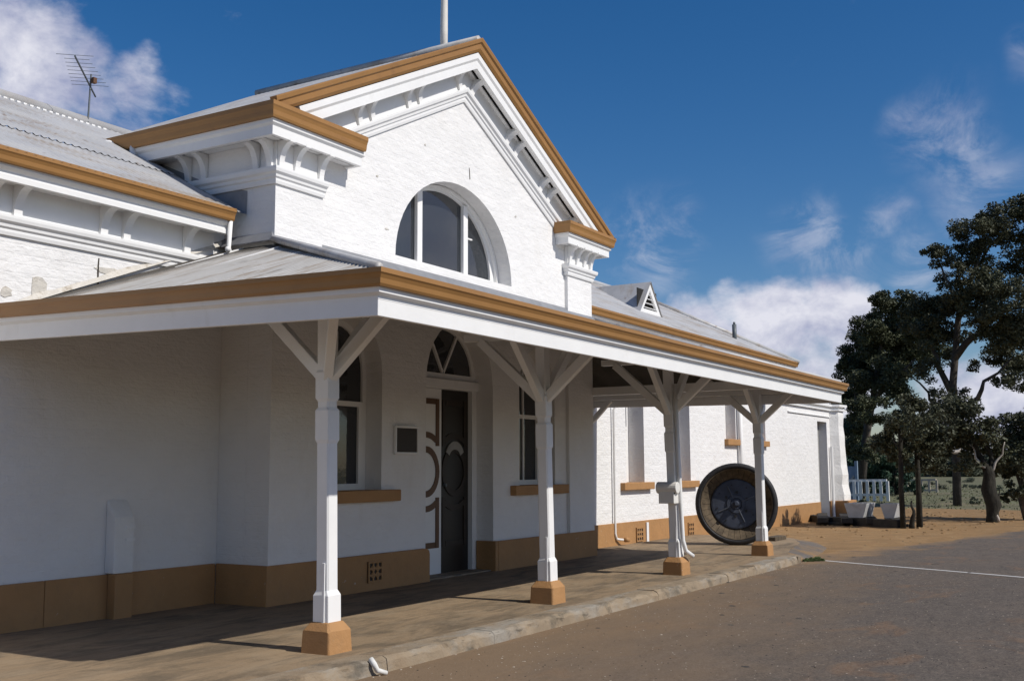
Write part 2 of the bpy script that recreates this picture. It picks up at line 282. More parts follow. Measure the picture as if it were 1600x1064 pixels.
# ------------------------------------------------------------------ geometry helpers
WORLD = {}   # object name -> world base, so parts can be given in world coordinates
def props(o, label=None, cat=None, group=None, kind=None):
    if label: o['label'] = label
    if cat: o['category'] = cat
    if group: o['group'] = group
    if kind: o['kind'] = kind
    return o
def empty(name, loc, label, cat, group=None):
    o = bpy.data.objects.new(name, None); COL.objects.link(o); o.location = loc; o.empty_display_size = .2
    WORLD[o] = Vector(loc); return props(o, label, cat, group)
class MB:
    def __init__(s): s.v = []; s.f = []
    def add(s, vs, fs):
        n = len(s.v); s.v += [tuple(v) for v in vs]; s.f += [tuple(i + n for i in f) for f in fs]; return s
    def box(s, x0, x1, y0, y1, z0, z1):
        vs = [(x, y, z) for z in (z0, z1) for y in (y0, y1) for x in (x0, x1)]
        return s.add(vs, [(0, 2, 3, 1), (4, 5, 7, 6), (0, 1, 5, 4), (2, 6, 7, 3), (0, 4, 6, 2), (1, 3, 7, 5)])
    def bar(s, a, b, w, h, up=(0, 0, 1), roll=0):
        a = Vector(a); b = Vector(b); d = (b - a).normalized(); u = Vector(up)
        if abs(d.dot(u)) > .98: u = Vector((0, 1, 0))
        r = d.cross(u).normalized(); u = r.cross(d)
        vs = []
        for p in (a, b):
            for (i, j) in ((-1, -1), (1, -1), (1, 1), (-1, 1)): vs.append(p + r * i * w / 2 + u * j * h / 2)
        return s.add(vs, [(0, 1, 2, 3), (7, 6, 5, 4), (0, 4, 5, 1), (1, 5, 6, 2), (2, 6, 7, 3), (3, 7, 4, 0)])
    def tube(s, pts, rad, n=10, cap=True):
        pts = [Vector(p) for p in pts]; rs = rad if isinstance(rad, (list, tuple)) else [rad] * len(pts)
        vs = []; fs = []; ref = None
        for i, p in enumerate(pts):
            d = (pts[min(i + 1, len(pts) - 1)] - pts[max(i - 1, 0)]).normalized()
            if ref is None: ref = d.orthogonal().normalized()
            a = (ref - d * ref.dot(d)).normalized(); ref = a; b = d.cross(a)
            for k in range(n):
                t = 2 * math.pi * k / n; vs.append(p + (a * math.cos(t) + b * math.sin(t)) * rs[i])
        for i in range(len(pts) - 1):
            for k in range(n):
                fs.append((i * n + k, i * n + (k + 1) % n, (i + 1) * n + (k + 1) % n, (i + 1) * n + k))
        if cap: fs += [tuple(range(n - 1, -1, -1)), tuple((len(pts) - 1) * n + k for k in range(n))]
        return s.add(vs, fs)
    def prism(s, poly, fn, d0, d1):
        """polygon in (u,v) extruded from d0 to d1; fn(u,v,d)->world"""
        n = len(poly); vs = [fn(u, v, d0) for u, v in poly] + [fn(u, v, d1) for u, v in poly]
        tris = tessellate_polygon([[Vector((u, v, 0)) for u, v in poly]])
        fs = [tuple(t) for t in tris] + [tuple(i + n for i in reversed(t)) for t in tris]
        fs += [(i, (i + 1) % n, n + (i + 1) % n, n + i) for i in range(n)]
        return s.add(vs, fs)
    def wall(s, outer, holes, fn, d0, d1):
        loops = [outer] + holes; flat = [p for l in loops for p in l]; n = len(flat)
        tris = tessellate_polygon([[Vector((u, v, 0)) for u, v in l] for l in loops])
        vs = [fn(u, v, d0) for u, v in flat] + [fn(u, v, d1) for u, v in flat]
        fs = [tuple(t) for t in tris] + [tuple(i + n for i in reversed(t)) for t in tris]
        o = 0
        for l in loops:
            k = len(l)
            fs += [(o + i, o + (i + 1) % k, n + o + (i + 1) % k, n + o + i) for i in range(k)]
            o += k
        return s.add(vs, fs)
    def sweep(s, prof, path, fn, closed_prof=True, dz=None):
        """profile (p outward, q up) along a 2-D path with mitred corners; fn(u,v,q)->world. Outward is the left normal."""
        pts = [Vector(p) for p in path]; n = len(prof); vs = []; fs = []
        for i, p in enumerate(pts):
            d0 = (p - pts[i - 1]).normalized() if i else None
            d1 = (pts[i + 1] - p).normalized() if i < len(pts) - 1 else None
            if d0 is None: d0 = d1
            if d1 is None: d1 = d0
            n0 = Vector((-d0.y, d0.x)); n1 = Vector((-d1.y, d1.x)); mt = (n0 + n1); mt = mt / (mt.dot(n0) if mt.dot(n0) else 1)
            for (a, q) in prof:
                w = p + mt * a; vs.append(fn(w.x, w.y, q + (dz[i] if dz else 0)))
        for i in range(len(pts) - 1):
            for k in range(n if closed_prof else n - 1):
                fs.append((i * n + k, i * n + (k + 1) % n, (i + 1) * n + (k + 1) % n, (i + 1) * n + k))
        if closed_prof:
            tris = tessellate_polygon([[Vector((a, q, 0)) for a, q in prof]])
            fs += [tuple(t) for t in tris] + [tuple((len(pts) - 1) * n + i for i in reversed(t)) for t in tris]
        return s.add(vs, fs)
    def mesh(s, name, base=Vector((0, 0, 0)), fix=True):
        me = bpy.data.meshes.new(name); me.from_pydata([(v[0] - base.x, v[1] - base.y, v[2] - base.z) for v in s.v], [], s.f)
        if fix:
            bm = bmesh.new(); bm.from_mesh(me); bmesh.ops.recalc_face_normals(bm, faces=bm.faces); bm.to_mesh(me); bm.free()
        me.update(); return me
    def build(s, name, material, parent=None, bevel=0, smooth=False, loc=None, fix=True):
        """link as ONE mesh; vertices are world coordinates"""
        pb = WORLD[parent] if parent else Vector((0, 0, 0))
        base = Vector(loc) if loc else pb.copy()
        me = s.mesh(name, base, fix); me.materials.append(M[material] if isinstance(material, str) else material)
        return link(name, me, parent, base, bevel, smooth)
def link(name, me, parent, base, bevel=0, smooth=False):
    pb = WORLD[parent] if parent else Vector((0, 0, 0))
    o = bpy.data.objects.new(name, me); COL.objects.link(o)
    if parent: o.parent = parent
    o.location = Vector(base) - pb; WORLD[o] = Vector(base)
    if smooth:
        for p in me.polygons: p.use_smooth = True
    if bevel:
        bv = o.modifiers.new('bevel', 'BEVEL'); bv.width = bevel; bv.segments = 2; bv.limit_method = 'ANGLE'; bv.angle_limit = math.radians(40)
        bv.harden_normals = False
    return o
XZ = lambda u, v, d: (u, d, v)      # facade polygons: u=x, v=z, depth=y
YZ = lambda u, v, d: (d, u, v)
XY = lambda u, v, q: (u, v, q)
def arch(x0, x1, z0, zs, rise, n=14):
    c = (x0 + x1) / 2; r = (x1 - x0) / 2
    pts = [(x0, z0), (x1, z0)]
    for i in range(n + 1):
        t = math.pi * i / n; pts.append((c + r * math.cos(t), zs + rise * math.sin(t)))
    return pts
def corrugated(name, poly, eave, parent, period=.09, amp=.008, per=8, label=None, material='tin'):
    """corrugated sheets covering a planar convex polygon; waves repeat along the eave direction"""
    P = [Vector(p) for p in poly]; e = Vector(eave).normalized()
    nrm = Vector((0, 0, 0))
    for i in range(len(P)): nrm += (P[i] - P[0]).cross(P[(i + 1) % len(P)] - P[0])
    nrm.normalize()
    if nrm.z < 0: nrm = -nrm
    sdir = nrm.cross(e).normalized()
    Q = [((p - P[0]).dot(e), (p - P[0]).dot(sdir)) for p in P]
    u0 = min(q[0] for q in Q); u1 = max(q[0] for q in Q)
    nstep = int((u1 - u0) / period * per); mb = MB(); rows = []
    for i in range(nstep + 1):
        u = u0 + (u1 - u0) * min(max(i / nstep, 1e-5), 1 - 1e-5); vs = []
        for k in range(len(Q)):
            a, b = Q[k], Q[(k + 1) % len(Q)]
            if (a[0] - u) * (b[0] - u) <= 0 and abs(a[0] - b[0]) > 1e-9: vs.append(a[1] + (b[1] - a[1]) * (u - a[0]) / (b[0] - a[0]))
        if len(vs) < 2: continue
        h = amp * math.sin(2 * math.pi * i / per)
        for v in (min(vs), max(vs)): rows.append(P[0] + e * u + sdir * v + nrm * h)
    k = len(rows) // 2
    mb.add(rows, [(2 * i, 2 * i + 1, 2 * i + 3, 2 * i + 2) for i in range(k - 1)])
    o = mb.build(name, material, parent, smooth=True, fix=False)
    return o

# ------------------------------------------------------------------ ground
def sheet(name, pts, z, material, kind='structure'):
    mb = MB(); tris = tessellate_polygon([[Vector((x, y, 0)) for x, y in pts]])
    mb.add([(x, y, z) for x, y in pts], [tuple(t) for t in tris])
    o = mb.build(name, material, fix=False)
    bm = bmesh.new(); bm.from_mesh(o.data)
    for f in bm.faces:
        if f.normal.z < 0: f.normal_flip()
    bm.to_mesh(o.data); bm.free()
    o['kind'] = kind; return o
def rough_edge(a, b, step, amp, seed):
    a = Vector((*a, 0)); b = Vector((*b, 0)); n = max(2, int((b - a).length / step)); r = []
    d = (b - a).normalized(); nn = Vector((-d.y, d.x, 0))
    for i in range(n):
        p = a.lerp(b, i / n); o = (mnoise.noise(Vector((p.x * .7, p.y * .7, seed))) + .5 * mnoise.noise(Vector((p.x * 2.6, p.y * 2.6, seed)))) * amp
        p = p + nn * o; r.append((p.x, p.y))
    return r
sheet('ground', [(-900, -900), (1500, -900), (1500, 900), (-900, 900)], -.117, 'grass')
sheet('dirt', [(-40, 5.0), (17, 5.0), (17, -30), (44, -30)] + rough_edge((43, -30), (40.5, 3), 1.2, 1.6, 3.1) + rough_edge((40.5, 3), (43, 9), .6, 1.2, 5.1) + rough_edge((43, 9), (40, 30), 1.2, 1.4, 2.2) + [(-40, 30)], -.109, 'dirt')
road_edge = rough_edge((36, 1.9), (24, 3.95), .25, .35, 1.3) + rough_edge((24, 3.95), (21.0, 4.9), .15, .25, 4.4) + [(19.6, 5.3), (17.0, 5.6)]
sheet('road', [(-60, 5.6), (-60, -40), (36, -40)] + road_edge, -.105, 'road')
# painted line, slightly bowed
line = [(17.95, 4.90), (17.7, 4.42), (17.44, 3.86), (17.08, 3.0), (16.52, 1.82), (15.7, .1), (14.1, -3.4)]
L_, R_ = [], []
for i, (x, y) in enumerate(line):
    j = max(0, i - 1); q = min(len(line) - 1, i + 1); d = Vector((line[q][0] - line[j][0], line[q][1] - line[j][1])).normalized(); nn = Vector((-d.y, d.x)) * .035
    L_.append((x + nn.x, y + nn.y)); R_.append((x - nn.x, y - nn.y))
sheet('painted_line', L_ + R_[::-1], -.101, 'paint')

# pavement: slab + kerb stones + worn apron at its far end
KY = 5.13           # road face of the kerb
slab = MB()
edge = [(-5, KY + .26), (17.222, KY + .26), (17.222, KY + .295), (17.66, KY + .30), (18.8, 5.72), (20.4, 6.02), (21.6, 6.5), (22.1, 7.2), (21.9, 8.74), (-5, 8.82)]
slab.prism(edge, lambda u, v, d: (u, v, d), -.5, 0.0)
pav = slab.build('pavement', 'floor'); pav['kind'] = 'structure'
ap = MB()     # asphalt apron ramping from the slab end down to the road
inner = [(17.655, KY + .295), (18.8, 5.715), (20.4, 6.015), (21.6, 6.495), (22.1, 7.195), (21.9, 8.7)]
outer = [(17.74, KY + .16), (19.0, 5.28), (20.8, 5.62), (22.2, 6.2), (22.8, 7.1), (22.5, 8.7)]
ap.add([(x, y, -.003) for x, y in inner] + [(x, y, -.111) for x, y in outer], [(i, i + 1, 7 + i, 6 + i) for i in range(5)])
a_ = ap.build('pavement_ramp', 'apron', fix=False); a_['kind'] = 'structure'
kx = -5.0; i = 0
random.seed(21)
while kx < 16.9:
    w = random.choice((1.15, 1.3, 1.5, 1.2)); x1 = min(kx + w, 17.22)
    mb = MB(); nseg = 40; t = random.uniform(-.004, .004); tw = random.uniform(-.006, .006)
    prof0 = [(KY + .258, -.4), (KY + .258, .003), (KY + .04, .002), (KY + .012, -.010), (KY, -.035), (KY - .012, -.12), (KY - .012, -.4)]
    vs = []; n = len(prof0)
    for j in range(nseg + 1):
        x = kx + .002 + (x1 - kx - .004) * j / nseg
        for q, (y, z) in enumerate(prof0):
            a = .020 if 2 <= q <= 4 else .004
            vs.append((x, y + a * (mnoise.noise(Vector((x * 2.1, q * .7, 2.2))) + .8 * mnoise.noise(Vector((x * 8.1, q * 1.3, 4.2)))) + t, z + (a * .8 * (mnoise.noise(Vector((x * 2.7, q * .6, 7.7))) + .8 * mnoise.noise(Vector((x * 9.3, q * .8, 1.7)))) + tw if q in (2, 3, 4) else (tw * .5 if q == 1 else 0))))
    fs = [(j * n + q, j * n + q + 1, (j + 1) * n + q + 1, (j + 1) * n + q) for j in range(nseg) for q in range(n - 1)]
    fs += [tuple(range(n)), tuple(nseg * n + q for q in reversed(range(n)))]
    mb.add(vs, fs); mb.build('kerb_stone', 'kerb', pav, loc=((kx + x1) / 2, KY, -.10))
    kx = x1
# rounded last kerb stone
mb = MB(); arc = []
for j in range(9):
    t = -math.pi / 2 + j / 8 * math.pi * .5; arc.append((17.33 + .30 * math.cos(t), KY + .292 + .30 * math.sin(t)))
mb.prism([(17.224, KY - .008)] + arc + [(17.224, KY + .29)], lambda u, v, d: (u, v, d), -.4, .003)
mb.build('kerb_stone', 'kerb', pav, bevel=.02, loc=(17.4, KY, -.10))

# ------------------------------------------------------------------ the station building
ST = empty('station_building', (12.2, 8.6, 0), 'white painted brick station building with ochre gutters, gabled entrance bay and timber verandah', 'building')
FW, LWY, RWY = 8.1, 8.8, 8.75                       # front wall planes: bay, left wing, right wing
BX0, BX1, CX = 8.5, 15.95, 12.2
# --- bay front wall with arched openings
win_l = arch(9.34, 10.44, 1.15, 2.55, .62); win_r = arch(13.68, 14.75, 1.15, 2.55, .62)
door = arch(11.35, 12.96, -.02, 2.52, .84)
lun = [(10.68, 4.03), (13.48, 4.03)] + [(12.08 + 1.40 * math.cos(math.pi * i / 26), 4.03 + 1.215 * math.sin(math.pi * i / 26)) for i in range(1, 26)]
# the door opening breaks the bottom edge, so the outer loop runs round it
outer = [(BX0, -.05), (11.35, -.05)] + [p for p in [(11.35, 2.52)] + door[2:][::-1][1:-1] + [(12.96, 2.52)]] + [(12.96, -.05), (BX1, -.05), (BX1, 5.16), (CX, 6.98), (BX0, 5.16)]
mb = MB(); mb.wall(outer, [win_l, win_r, lun], XZ, FW, FW + .30); mb.build('wall', 'wall', ST)
# bay side walls and back
for x0, x1 in ((BX0, BX0 + .3), (BX1 - .3, BX1)):
    MB().box(x0, x1, FW + .302, 12.5, -.05, 5.1).build('wall', 'wall', ST)
# pilasters at the bay corners
MB().box(BX0 - .004, 9.26, FW - .045, FW - .002, .40, 4.45).build('pilaster', 'wall', ST)
MB().box(15.12, BX1 + .004, FW - .055, FW - .002, .40, 4.45).build('pilaster', 'wall', ST)
# --- wings
LX0, LX1 = 1.0, BX0 - .002
MB().wall([(LX0, -.05), (LX1, -.05), (LX1, 4.10), (LX0, 4.10)], [], XZ, LWY, LWY + .3).build('wall', 'wall', ST)
RX1 = 33.15
rh = [[(18.70, 1.12), (19.52, 1.12), (19.52, 3.2), (18.70, 3.2)], [(21.06, 1.12), (21.90, 1.12), (21.90, 3.2), (21.06, 3.2)],
      [(24.05, 2.04), (24.78, 2.04), (24.78, 3.15), (24.05, 3.15)], [(26.22, 2.04), (26.98, 2.04), (26.98, 3.15), (26.22, 3.15)]]
door2 = [(31.75, -.3), (31.75, 2.72), (32.75, 2.72), (32.75, -.3)]
mb = MB(); mb.wall([(BX1 - .02, -.3), (31.75, -.3), (31.75, 2.72), (32.75, 2.72), (32.75, -.3), (RX1, -.3), (RX1, 3.26), (28.5, 3.26), (28.5, 4.08), (BX1 - .02, 4.08)], rh, XZ, RWY, RWY + .44); mb.build('wall', 'wall', ST)
MB().box(28.2, 28.5, RWY + .442, 13.5, -.3, 4.0).build('wall', 'wall', ST)
MB().box(28.502, 33.1, RWY + .442, 13.0, 3.05, 3.2).build('roof', 'tindark', ST)
MB().box(32.85, 33.15, RWY + .442, 13.0, -.3, 3.24).build('wall', 'wall', ST)
# end pier of the annexe, battered and roughly limewashed
mb = MB(); nz_ = 12; vs = []
for j in range(nz_ + 1):
    z = -.3 + 3.5 * j / nz_; b = .26 * (1 - j / nz_) ** 1.6
    for q, (x, y) in enumerate(((33.10, RWY + .3), (33.10, 8.74), (33.24, 8.53 - b * .5), (33.72 + b * .6, 8.50 - b * .6), (33.85 + b, RWY + .3))):
        vs.append((x + .025 * mnoise.noise(Vector((z * 2.3, q, 1))), y + .04 * mnoise.noise(Vector((z * 2.9, q, 5))), z))
fs = [(j * 5 + q, j * 5 + (q + 1) % 5, (j + 1) * 5 + (q + 1) % 5, (j + 1) * 5 + q) for j in range(nz_) for q in range(5)] + [(4, 3, 2, 1, 0), tuple(nz_ * 5 + q for q in range(5))]
mb.add(vs, fs); mb.build('end_pier', 'render', ST)
MB().box(33.12, 34.3, 8.33, 8.70, -.3, .40).build('plinth', 'ochre', ST, bevel=.02)
# annexe cornice strips
for z0, z1, d in ((3.19, 3.26, .09), (3.07, 3.115, .06), (2.87, 2.90, .035)):
    MB().box(28.2 if d > .05 else 28.9, 33.08, RWY - d, RWY - .003, z0, z1).build('cornice', 'wood', ST)
    if d > .04: MB().prism([(33.082, RWY - d), (33.2, 8.53 - d * .8), (33.85, 8.47 - d * .8), (33.95, RWY)], lambda u, v, q: (u, v, q), z0, z1).build('cornice', 'wood', ST)
# annexe door recess
o = MB().box(31.76, 32.74, RWY + .24, RWY + .29, -.3, 2.71).build('door', 'conc_grey', ST)
for x in (31.95, 32.15, 32.35, 32.55): MB().box(x - .006, x + .006, RWY + .232, RWY + .238, -.25, 2.7).build('door_batten', 'wood', o)
MB().tube([(32.95, RWY - .07, 2.0), (32.95, RWY - .07, -.1)], .045).build('downpipe', 'wood', ST)

# --- ochre plinths
T = .035
def plinth(x0, x1, y, h, z0=-.05, n=1):
    return MB().box(x0, x1, y - T, y - .002, z0, h).build('plinth', 'ochre', ST, bevel=.008)
mb = MB()   # bay plinth left of the door: rounded top corner at the door
pts = [(BX0 - T, -.05), (11.36, -.05), (11.36, .34), (11.345, .385), (11.31, .405), (11.27, .412), (BX0 - T, .412)]
mb.prism(pts, XZ, FW - T - .03, FW - .002); mb.build('plinth', 'ochre', ST, bevel=.006)
plinth(13.0, 16.03, FW - .03, .405)
MB().box(12.925, 12.999, FW - .06, FW + .26, -.05, .405).build('plinth', 'ochre', ST, bevel=.006)   # returns into the door reveal
MB().box(BX0 - T, BX0 - .002, FW - .003, LWY - T - .002, -.05, .412).build('plinth', 'ochre', ST)
for x0, x1 in ((LX0, 6.405), (6.41, BX0 - T - .002)):
    plinth(x0, x1, LWY, .413)
MB().box(BX1 + .002, BX1 + T + .03, FW + .002, RWY - T, -.05, .41).build('plinth', 'ochre', ST)
plinth(BX1 + .07, 31.74, RWY, .40, -.3)
plinth(32.76, 33.14, RWY, .40, -.3)

# --- openings
def window(x0, x1, z0, zs, rise, y, rail=None, sill=None, sill_y=None, flat=False):
    poly = arch(x0, x1, z0, zs, rise) if not flat else [(x0, z0), (x1, z0), (x1, zs), (x0, zs)]
    cx = (x0 + x1) / 2; fw_ = .075
    f = (x1 - x0 - 2 * fw_) / (x1 - x0)
    inn = arch(x0 + fw_, x1 - fw_, z0 + fw_, zs, rise - fw_) if not flat else [(x0 + fw_, z0 + fw_), (x1 - fw_, z0 + fw_), (x1 - fw_, zs - fw_), (x0 + fw_, zs - fw_)]
    w = MB().wall(poly, [inn], XZ, y, y + .05).build('window', 'wood', ST)
    MB().prism(inn, XZ, y + .03, y + .04).build('pane', 'glass', w)
    r = rail if rail else (z0 + zs) / 2
    MB().box(x0 + fw_ - .003, x1 - fw_ + .003, y - .012, y + .028, r - .03, r + .03).build('meeting_rail', 'wood', w)
    MB().box(cx - .014, cx + .014, y + .004, y + .027, z0 + fw_, zs + rise * .75 if not flat else zs - fw_).build('glazing_bar', 'wood', w)
    MB().box(x1 - fw_ - .07, x1 - fw_, y - .005, y + .026, z0 + fw_, r).build('sash_stile', 'wood', w)
    if sill:
        MB().box(sill[0], sill[1], sill_y, y + .0, z0 - .135, z0 + .002).build('window_sill', 'ochre', w, bevel=.012)
    MB().box(x0 - .05, x1 + .05, y + .055, y + .07, z0 - .05, zs + rise + .05).build('dark_backing', 'dark', w)  # black sheet standing in for the unlit room behind the glass
    return w
window(9.342, 10.438, 1.152, 2.55, .618, FW + .24, 2.17, (9.44, 10.71), FW - .1)
window(13.682, 14.748, 1.152, 2.55, .618, FW + .24, 2.17, (13.42, 15.02), FW - .1)
for k, h in enumerate(rh):
    (x0, z0), (x1, z1) = h[0], h[2]
    ex = .27 if k < 2 else .05
    window(x0 + .002, x1 - .002, z0 + .002, z1 - .002, 0, RWY + (.33 if k < 2 else .24), None, (x0 - ex, x1 + ex), RWY - .10, flat=True)
# lunette
def lun_poly(rx, rz, zb, c=12.08, n=26):
    return [(c - rx, zb), (c + rx, zb)] + [(c + rx * math.cos(math.pi * i / n), zb + rz * math.sin(math.pi * i / n)) for i in range(1, n)]
ly = FW + .26
lw_ = MB().wall(lun_poly(1.385, 1.20, 4.032), [lun_poly(1.23, 1.045, 4.12)], XZ, ly, ly + .06).build('lunette_window', 'wood', ST)
lw_['label'] = 'half round window high in the gable with two white mullions'
MB().wall(lun_poly(1.388, 1.203, 4.031), [lun_poly(1.33, 1.145, 4.06)], XZ, ly - .05, ly - .002).build('frame', 'wood', lw_)
MB().prism(lun_poly(1.22, 1.035, 4.13), XZ, ly + .03, ly + .04).build('pane', 'glass', lw_)
for x in (11.52, 12.62):
    zt = 4.12 + 1.045 * math.sqrt(1 - ((x - 12.08) / 1.23) ** 2)
    MB().box(x - .055, x + .055, ly - .03, ly + .028, 4.08, zt + .03).build('mullion', 'wood', lw_, bevel=.008)
MB().box(12.68, 12.80, ly - .02, ly + .01, 4.62, 4.64).build('window_catch', 'wood', lw_)
MB().box(10.6, 13.5, ly + .062, ly + .08, 4.0, 5.3).build('dark_backing', 'dark', lw_)  # dark room behind the lunette, put in as a black sheet
# entrance: frame, transom, fanlight, two leaves
dy = FW + .29
D = MB().wall([(11.352, 0), (11.43, 0), (11.43, 2.47), (12.84, 2.47), (12.84, 0), (12.958, 0), (12.958, 2.52), (11.352, 2.52)], [], XZ, dy - .02, dy + .12).build('doorway', 'wood', ST)
D['label'] = 'arched entrance doorway with fanlight and one white and one dark door leaf'
MB().box(11.28, 13.02, dy - .06, dy + .10, 2.475, 2.60).build('transom', 'wood', D, bevel=.01)
fo = arch(11.352, 12.958, 2.605, 2.606, .75); fi = arch(11.45, 12.86, 2.68, 2.682, .60)
F = MB().wall(fo, [fi], XZ, dy, dy + .06).build('fanlight', 'wood', D)
MB().prism(arch(11.44, 12.87, 2.67, 2.672, .61), XZ, dy + .03, dy + .04).build('pane', 'glass', D)
for sx in (-1, 1):
    MB().bar((12.155, dy + .015, 2.68), (12.155 + sx * .33, dy + .015, 3.2), .035, .035, (0, 1, 0)).build('fanlight_bar', 'wood', D)
lf = MB().box(11.432, 12.14, dy + .02, dy + .065, .02, 2.465).build('door_leaf', 'wood', D); lf['label'] = 'white door leaf with brown mouldings'
def ring(mb, cx, cz, r0, r1, y0, y1, n=28, sz=1.0):
    o_ = [(cx + r1 * math.cos(2 * math.pi * i / n), cz + sz * r1 * math.sin(2 * math.pi * i / n)) for i in range(n)]
    i_ = [(cx + r0 * math.cos(2 * math.pi * i / n), cz + sz * r0 * math.sin(2 * math.pi * i / n)) for i in range(n)]
    return mb.wall(o_, [i_], XZ, y0, y1)
def mouldings(cx, y, mname, D):
    mb = MB(); ring(mb, cx, 1.36, .225, .30, y - .014, y - .001, sz=1.12); mb.build('moulding_and_highlight', mname, D)
    for up in (1, -1):
        mb = MB(); z_in, z_out = (1.70, 2.33) if up > 0 else (1.02, .36)
        for sx in (-1, 1):
            a = cx + sx * .295; b = cx + sx * .225
            mb.box(min(a, b), max(a, b), y - .014, y - .001, min(z_in, z_out), max(z_in, z_out))
        z2 = z_out - up * .075
        mb.box(cx - .215 + .001, cx + .215 - .001, y - .0135, y - .001, min(z_out, z2), max(z_out, z2))
        # concave inner end following the ring
        pts_o = [(cx + .40 * math.cos(t), 1.36 + up * .40 * 1.12 * math.sin(t)) for t in [math.radians(a) for a in range(58, 123, 8)]]
        pts_i = [(cx + .47 * math.cos(t), 1.36 + up * .47 * 1.12 * math.sin(t)) for t in [math.radians(a) for a in range(122, 57, -8)]]
        mb.prism(pts_o + pts_i, XZ, y - .013, y - .001)
        mb.build('moulding_and_highlight', mname, D)
mouldings(11.78, dy + .02, 'brown', D)
lf2 = MB().box(12.142, 12.838, dy + .05, dy + .095, .02, 2.465).build('door_leaf', 'darkdoor', D); lf2['label'] = 'dark varnished door leaf'
mouldings(12.49, dy + .05, 'plaque', D)
mb = MB(); co = [(12.49 + .235 * math.cos(t), 1.52 + .25 * math.sin(t)) for t in [math.radians(a) for a in range(25, 156, 10)]]; ci = [(12.49 + .15 * math.cos(t), 1.52 + .14 * math.sin(t)) for t in [math.radians(a) for a in range(155, 24, -10)]]  # pale crescent put in as a highlight on the dark leaf
mb.prism(co + ci, XZ, dy + .03, dy + .049); mb.build('moulding_and_highlight', 'conc_grey', lf2)['label'] = 'pale crescent highlight on the dark leaf'
MB().tube([(12.22, dy + .03, 1.18), (12.22, dy - .01, 1.18)], .022).build('door_handle', 'galv', D)
MB().box(11.36, 12.95, FW + .02, dy + .1, -.04, .018).build('door_step', 'kerb', D)
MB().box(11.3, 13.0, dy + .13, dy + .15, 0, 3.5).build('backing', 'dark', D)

# --- plaque, vents
pq = empty('wall_plaque', (10.9, FW - .01, 1.74), 'dark bronze plaque in a white frame on the wall left of the entrance', 'plaque')
MB().wall([(10.66, 1.575), (11.14, 1.575), (11.14, 1.925), (10.66, 1.925)], [[(10.688, 1.603), (11.112, 1.603), (11.112, 1.897), (10.688, 1.897)]], XZ, FW - .045, FW - .003).build('frame', 'wood', pq, bevel=.006)
MB().box(10.688, 11.112, FW - .03, FW - .004, 1.603, 1.897).build('panel', 'plaque', pq)
def vent(x, y, z, w=.26, h=.24):
    v = MB().box(x - w / 2, x + w / 2, y - .010, y - .001, z - h / 2, z + h / 2).build('air_vent', 'grille', ST)
    mb = MB()
    for i in range(4):
        t = -w / 2 + w * i / 3; mb.box(x + t * .93 - .012, x + t * .93 + .012, y - .024, y - .0105, z - h / 2, z + h / 2)
    for i in range(4):
        t = -h / 2 + h * i / 3; mb.box(x - w / 2, x + w / 2, y - .0225, y - .0103, z + t * .92 - .012, z + t * .92 + .012)
    for sx, sz in ((1, 1), (-1, -1), (1, -1), (-1, 1)):
        ring(mb, x + sx * w * .16, z + sz * h * .16, .022, .036, y - .021, y - .0104, n=10)
    mb.build('grating', 'ochre', v)
vent(10.24, FW - T - .03, .215); vent(19.15, RWY - T, .15, .3, .26); vent(21.73, RWY - T, .12, .3, .28)
# buttress stub on the left wing wall
mb = MB(); mb.prism([(LWY - .13, .42), (LWY - .13, .95), (LWY - .004, 1.12), (LWY - .004, .42)], YZ, 7.07, 7.30); mb.build('buttress', 'render', ST, bevel=.01)
MB().box(7.08, 7.29, LWY - .15, LWY - T - .002, -.05, .418).build('buttress', 'ochre', ST, bevel=.01)
for z in (.72, .84): MB().box(7.2, 7.305, LWY - .14, LWY - .131, z, z + .03).build('buttress_strap', 'wood', ST)

# --- cornices, fascias, gutters
GUT = lambda w, h: [(0, 0), (w * .62, 0), (w * .72, h * .14), (w * .78, h * .42), (w * .90, h * .62), (w, h * .72), (w, h), (w * .86, h), (w * .80, h * .9), (0, h * .9)]
# verandah eave path (left normal must point outwards): left back -> front left -> front right -> right back
VX0, VY0, VX1 = 5.62, 4.40, 17.42
dzL = .10
path = [(VX1, RWY - .01), (VX1, VY0), (VX0, VY0), (VX0, LWY - .02)]
dz = [0.06, 0, 0, dzL]
path_l = path
def rev(p): return p
def out_left(path):  # make sure the left normal is outward for these open eave runs
    return path
MB().sweep(GUT(.10, .115), path, XY, dz=[d + 2.585 for d in dz]).build('verandah_gutter', 'gutter', ST)
MB().sweep([(-.035, -.02), (0, -.02), (.0, .0), (.035, .02), (.035, .06), (-.035, .06)], path, XY, dz=[d + 2.53 for d in dz]).build('verandah_gutter_mould', 'wood', ST)
MB().sweep([(-.04, 0), (-.002, 0), (-.002, .155), (-.04, .155)], path, XY, dz=[d + 2.398 for d in dz]).build('verandah_fascia', 'wood', ST, bevel=.004)
# verandah roof
ze = 2.69; zt = 3.83
corrugated('verandah_roof', [(VX0 - .05, VY0 - .05, ze), (VX1 + .05, VY0 - .05, ze), (BX1 + .1, FW, zt), (BX0, FW, zt)], (1, 0, 0), ST)
corrugated('verandah_roof', [(VX0 - .05, VY0 - .05, ze), (BX0, FW, zt), (BX0, LWY, zt), (VX0 - .05, LWY, ze + .08)], (0, 1, 0), ST, amp=.017, material='tin_old')
corrugated('verandah_roof', [(VX1 + .05, VY0 - .05, ze), (BX1 + .1, FW, zt), (BX1 + .1, RWY, zt), (VX1 + .05, RWY, ze)], (0, 1, 0), ST)
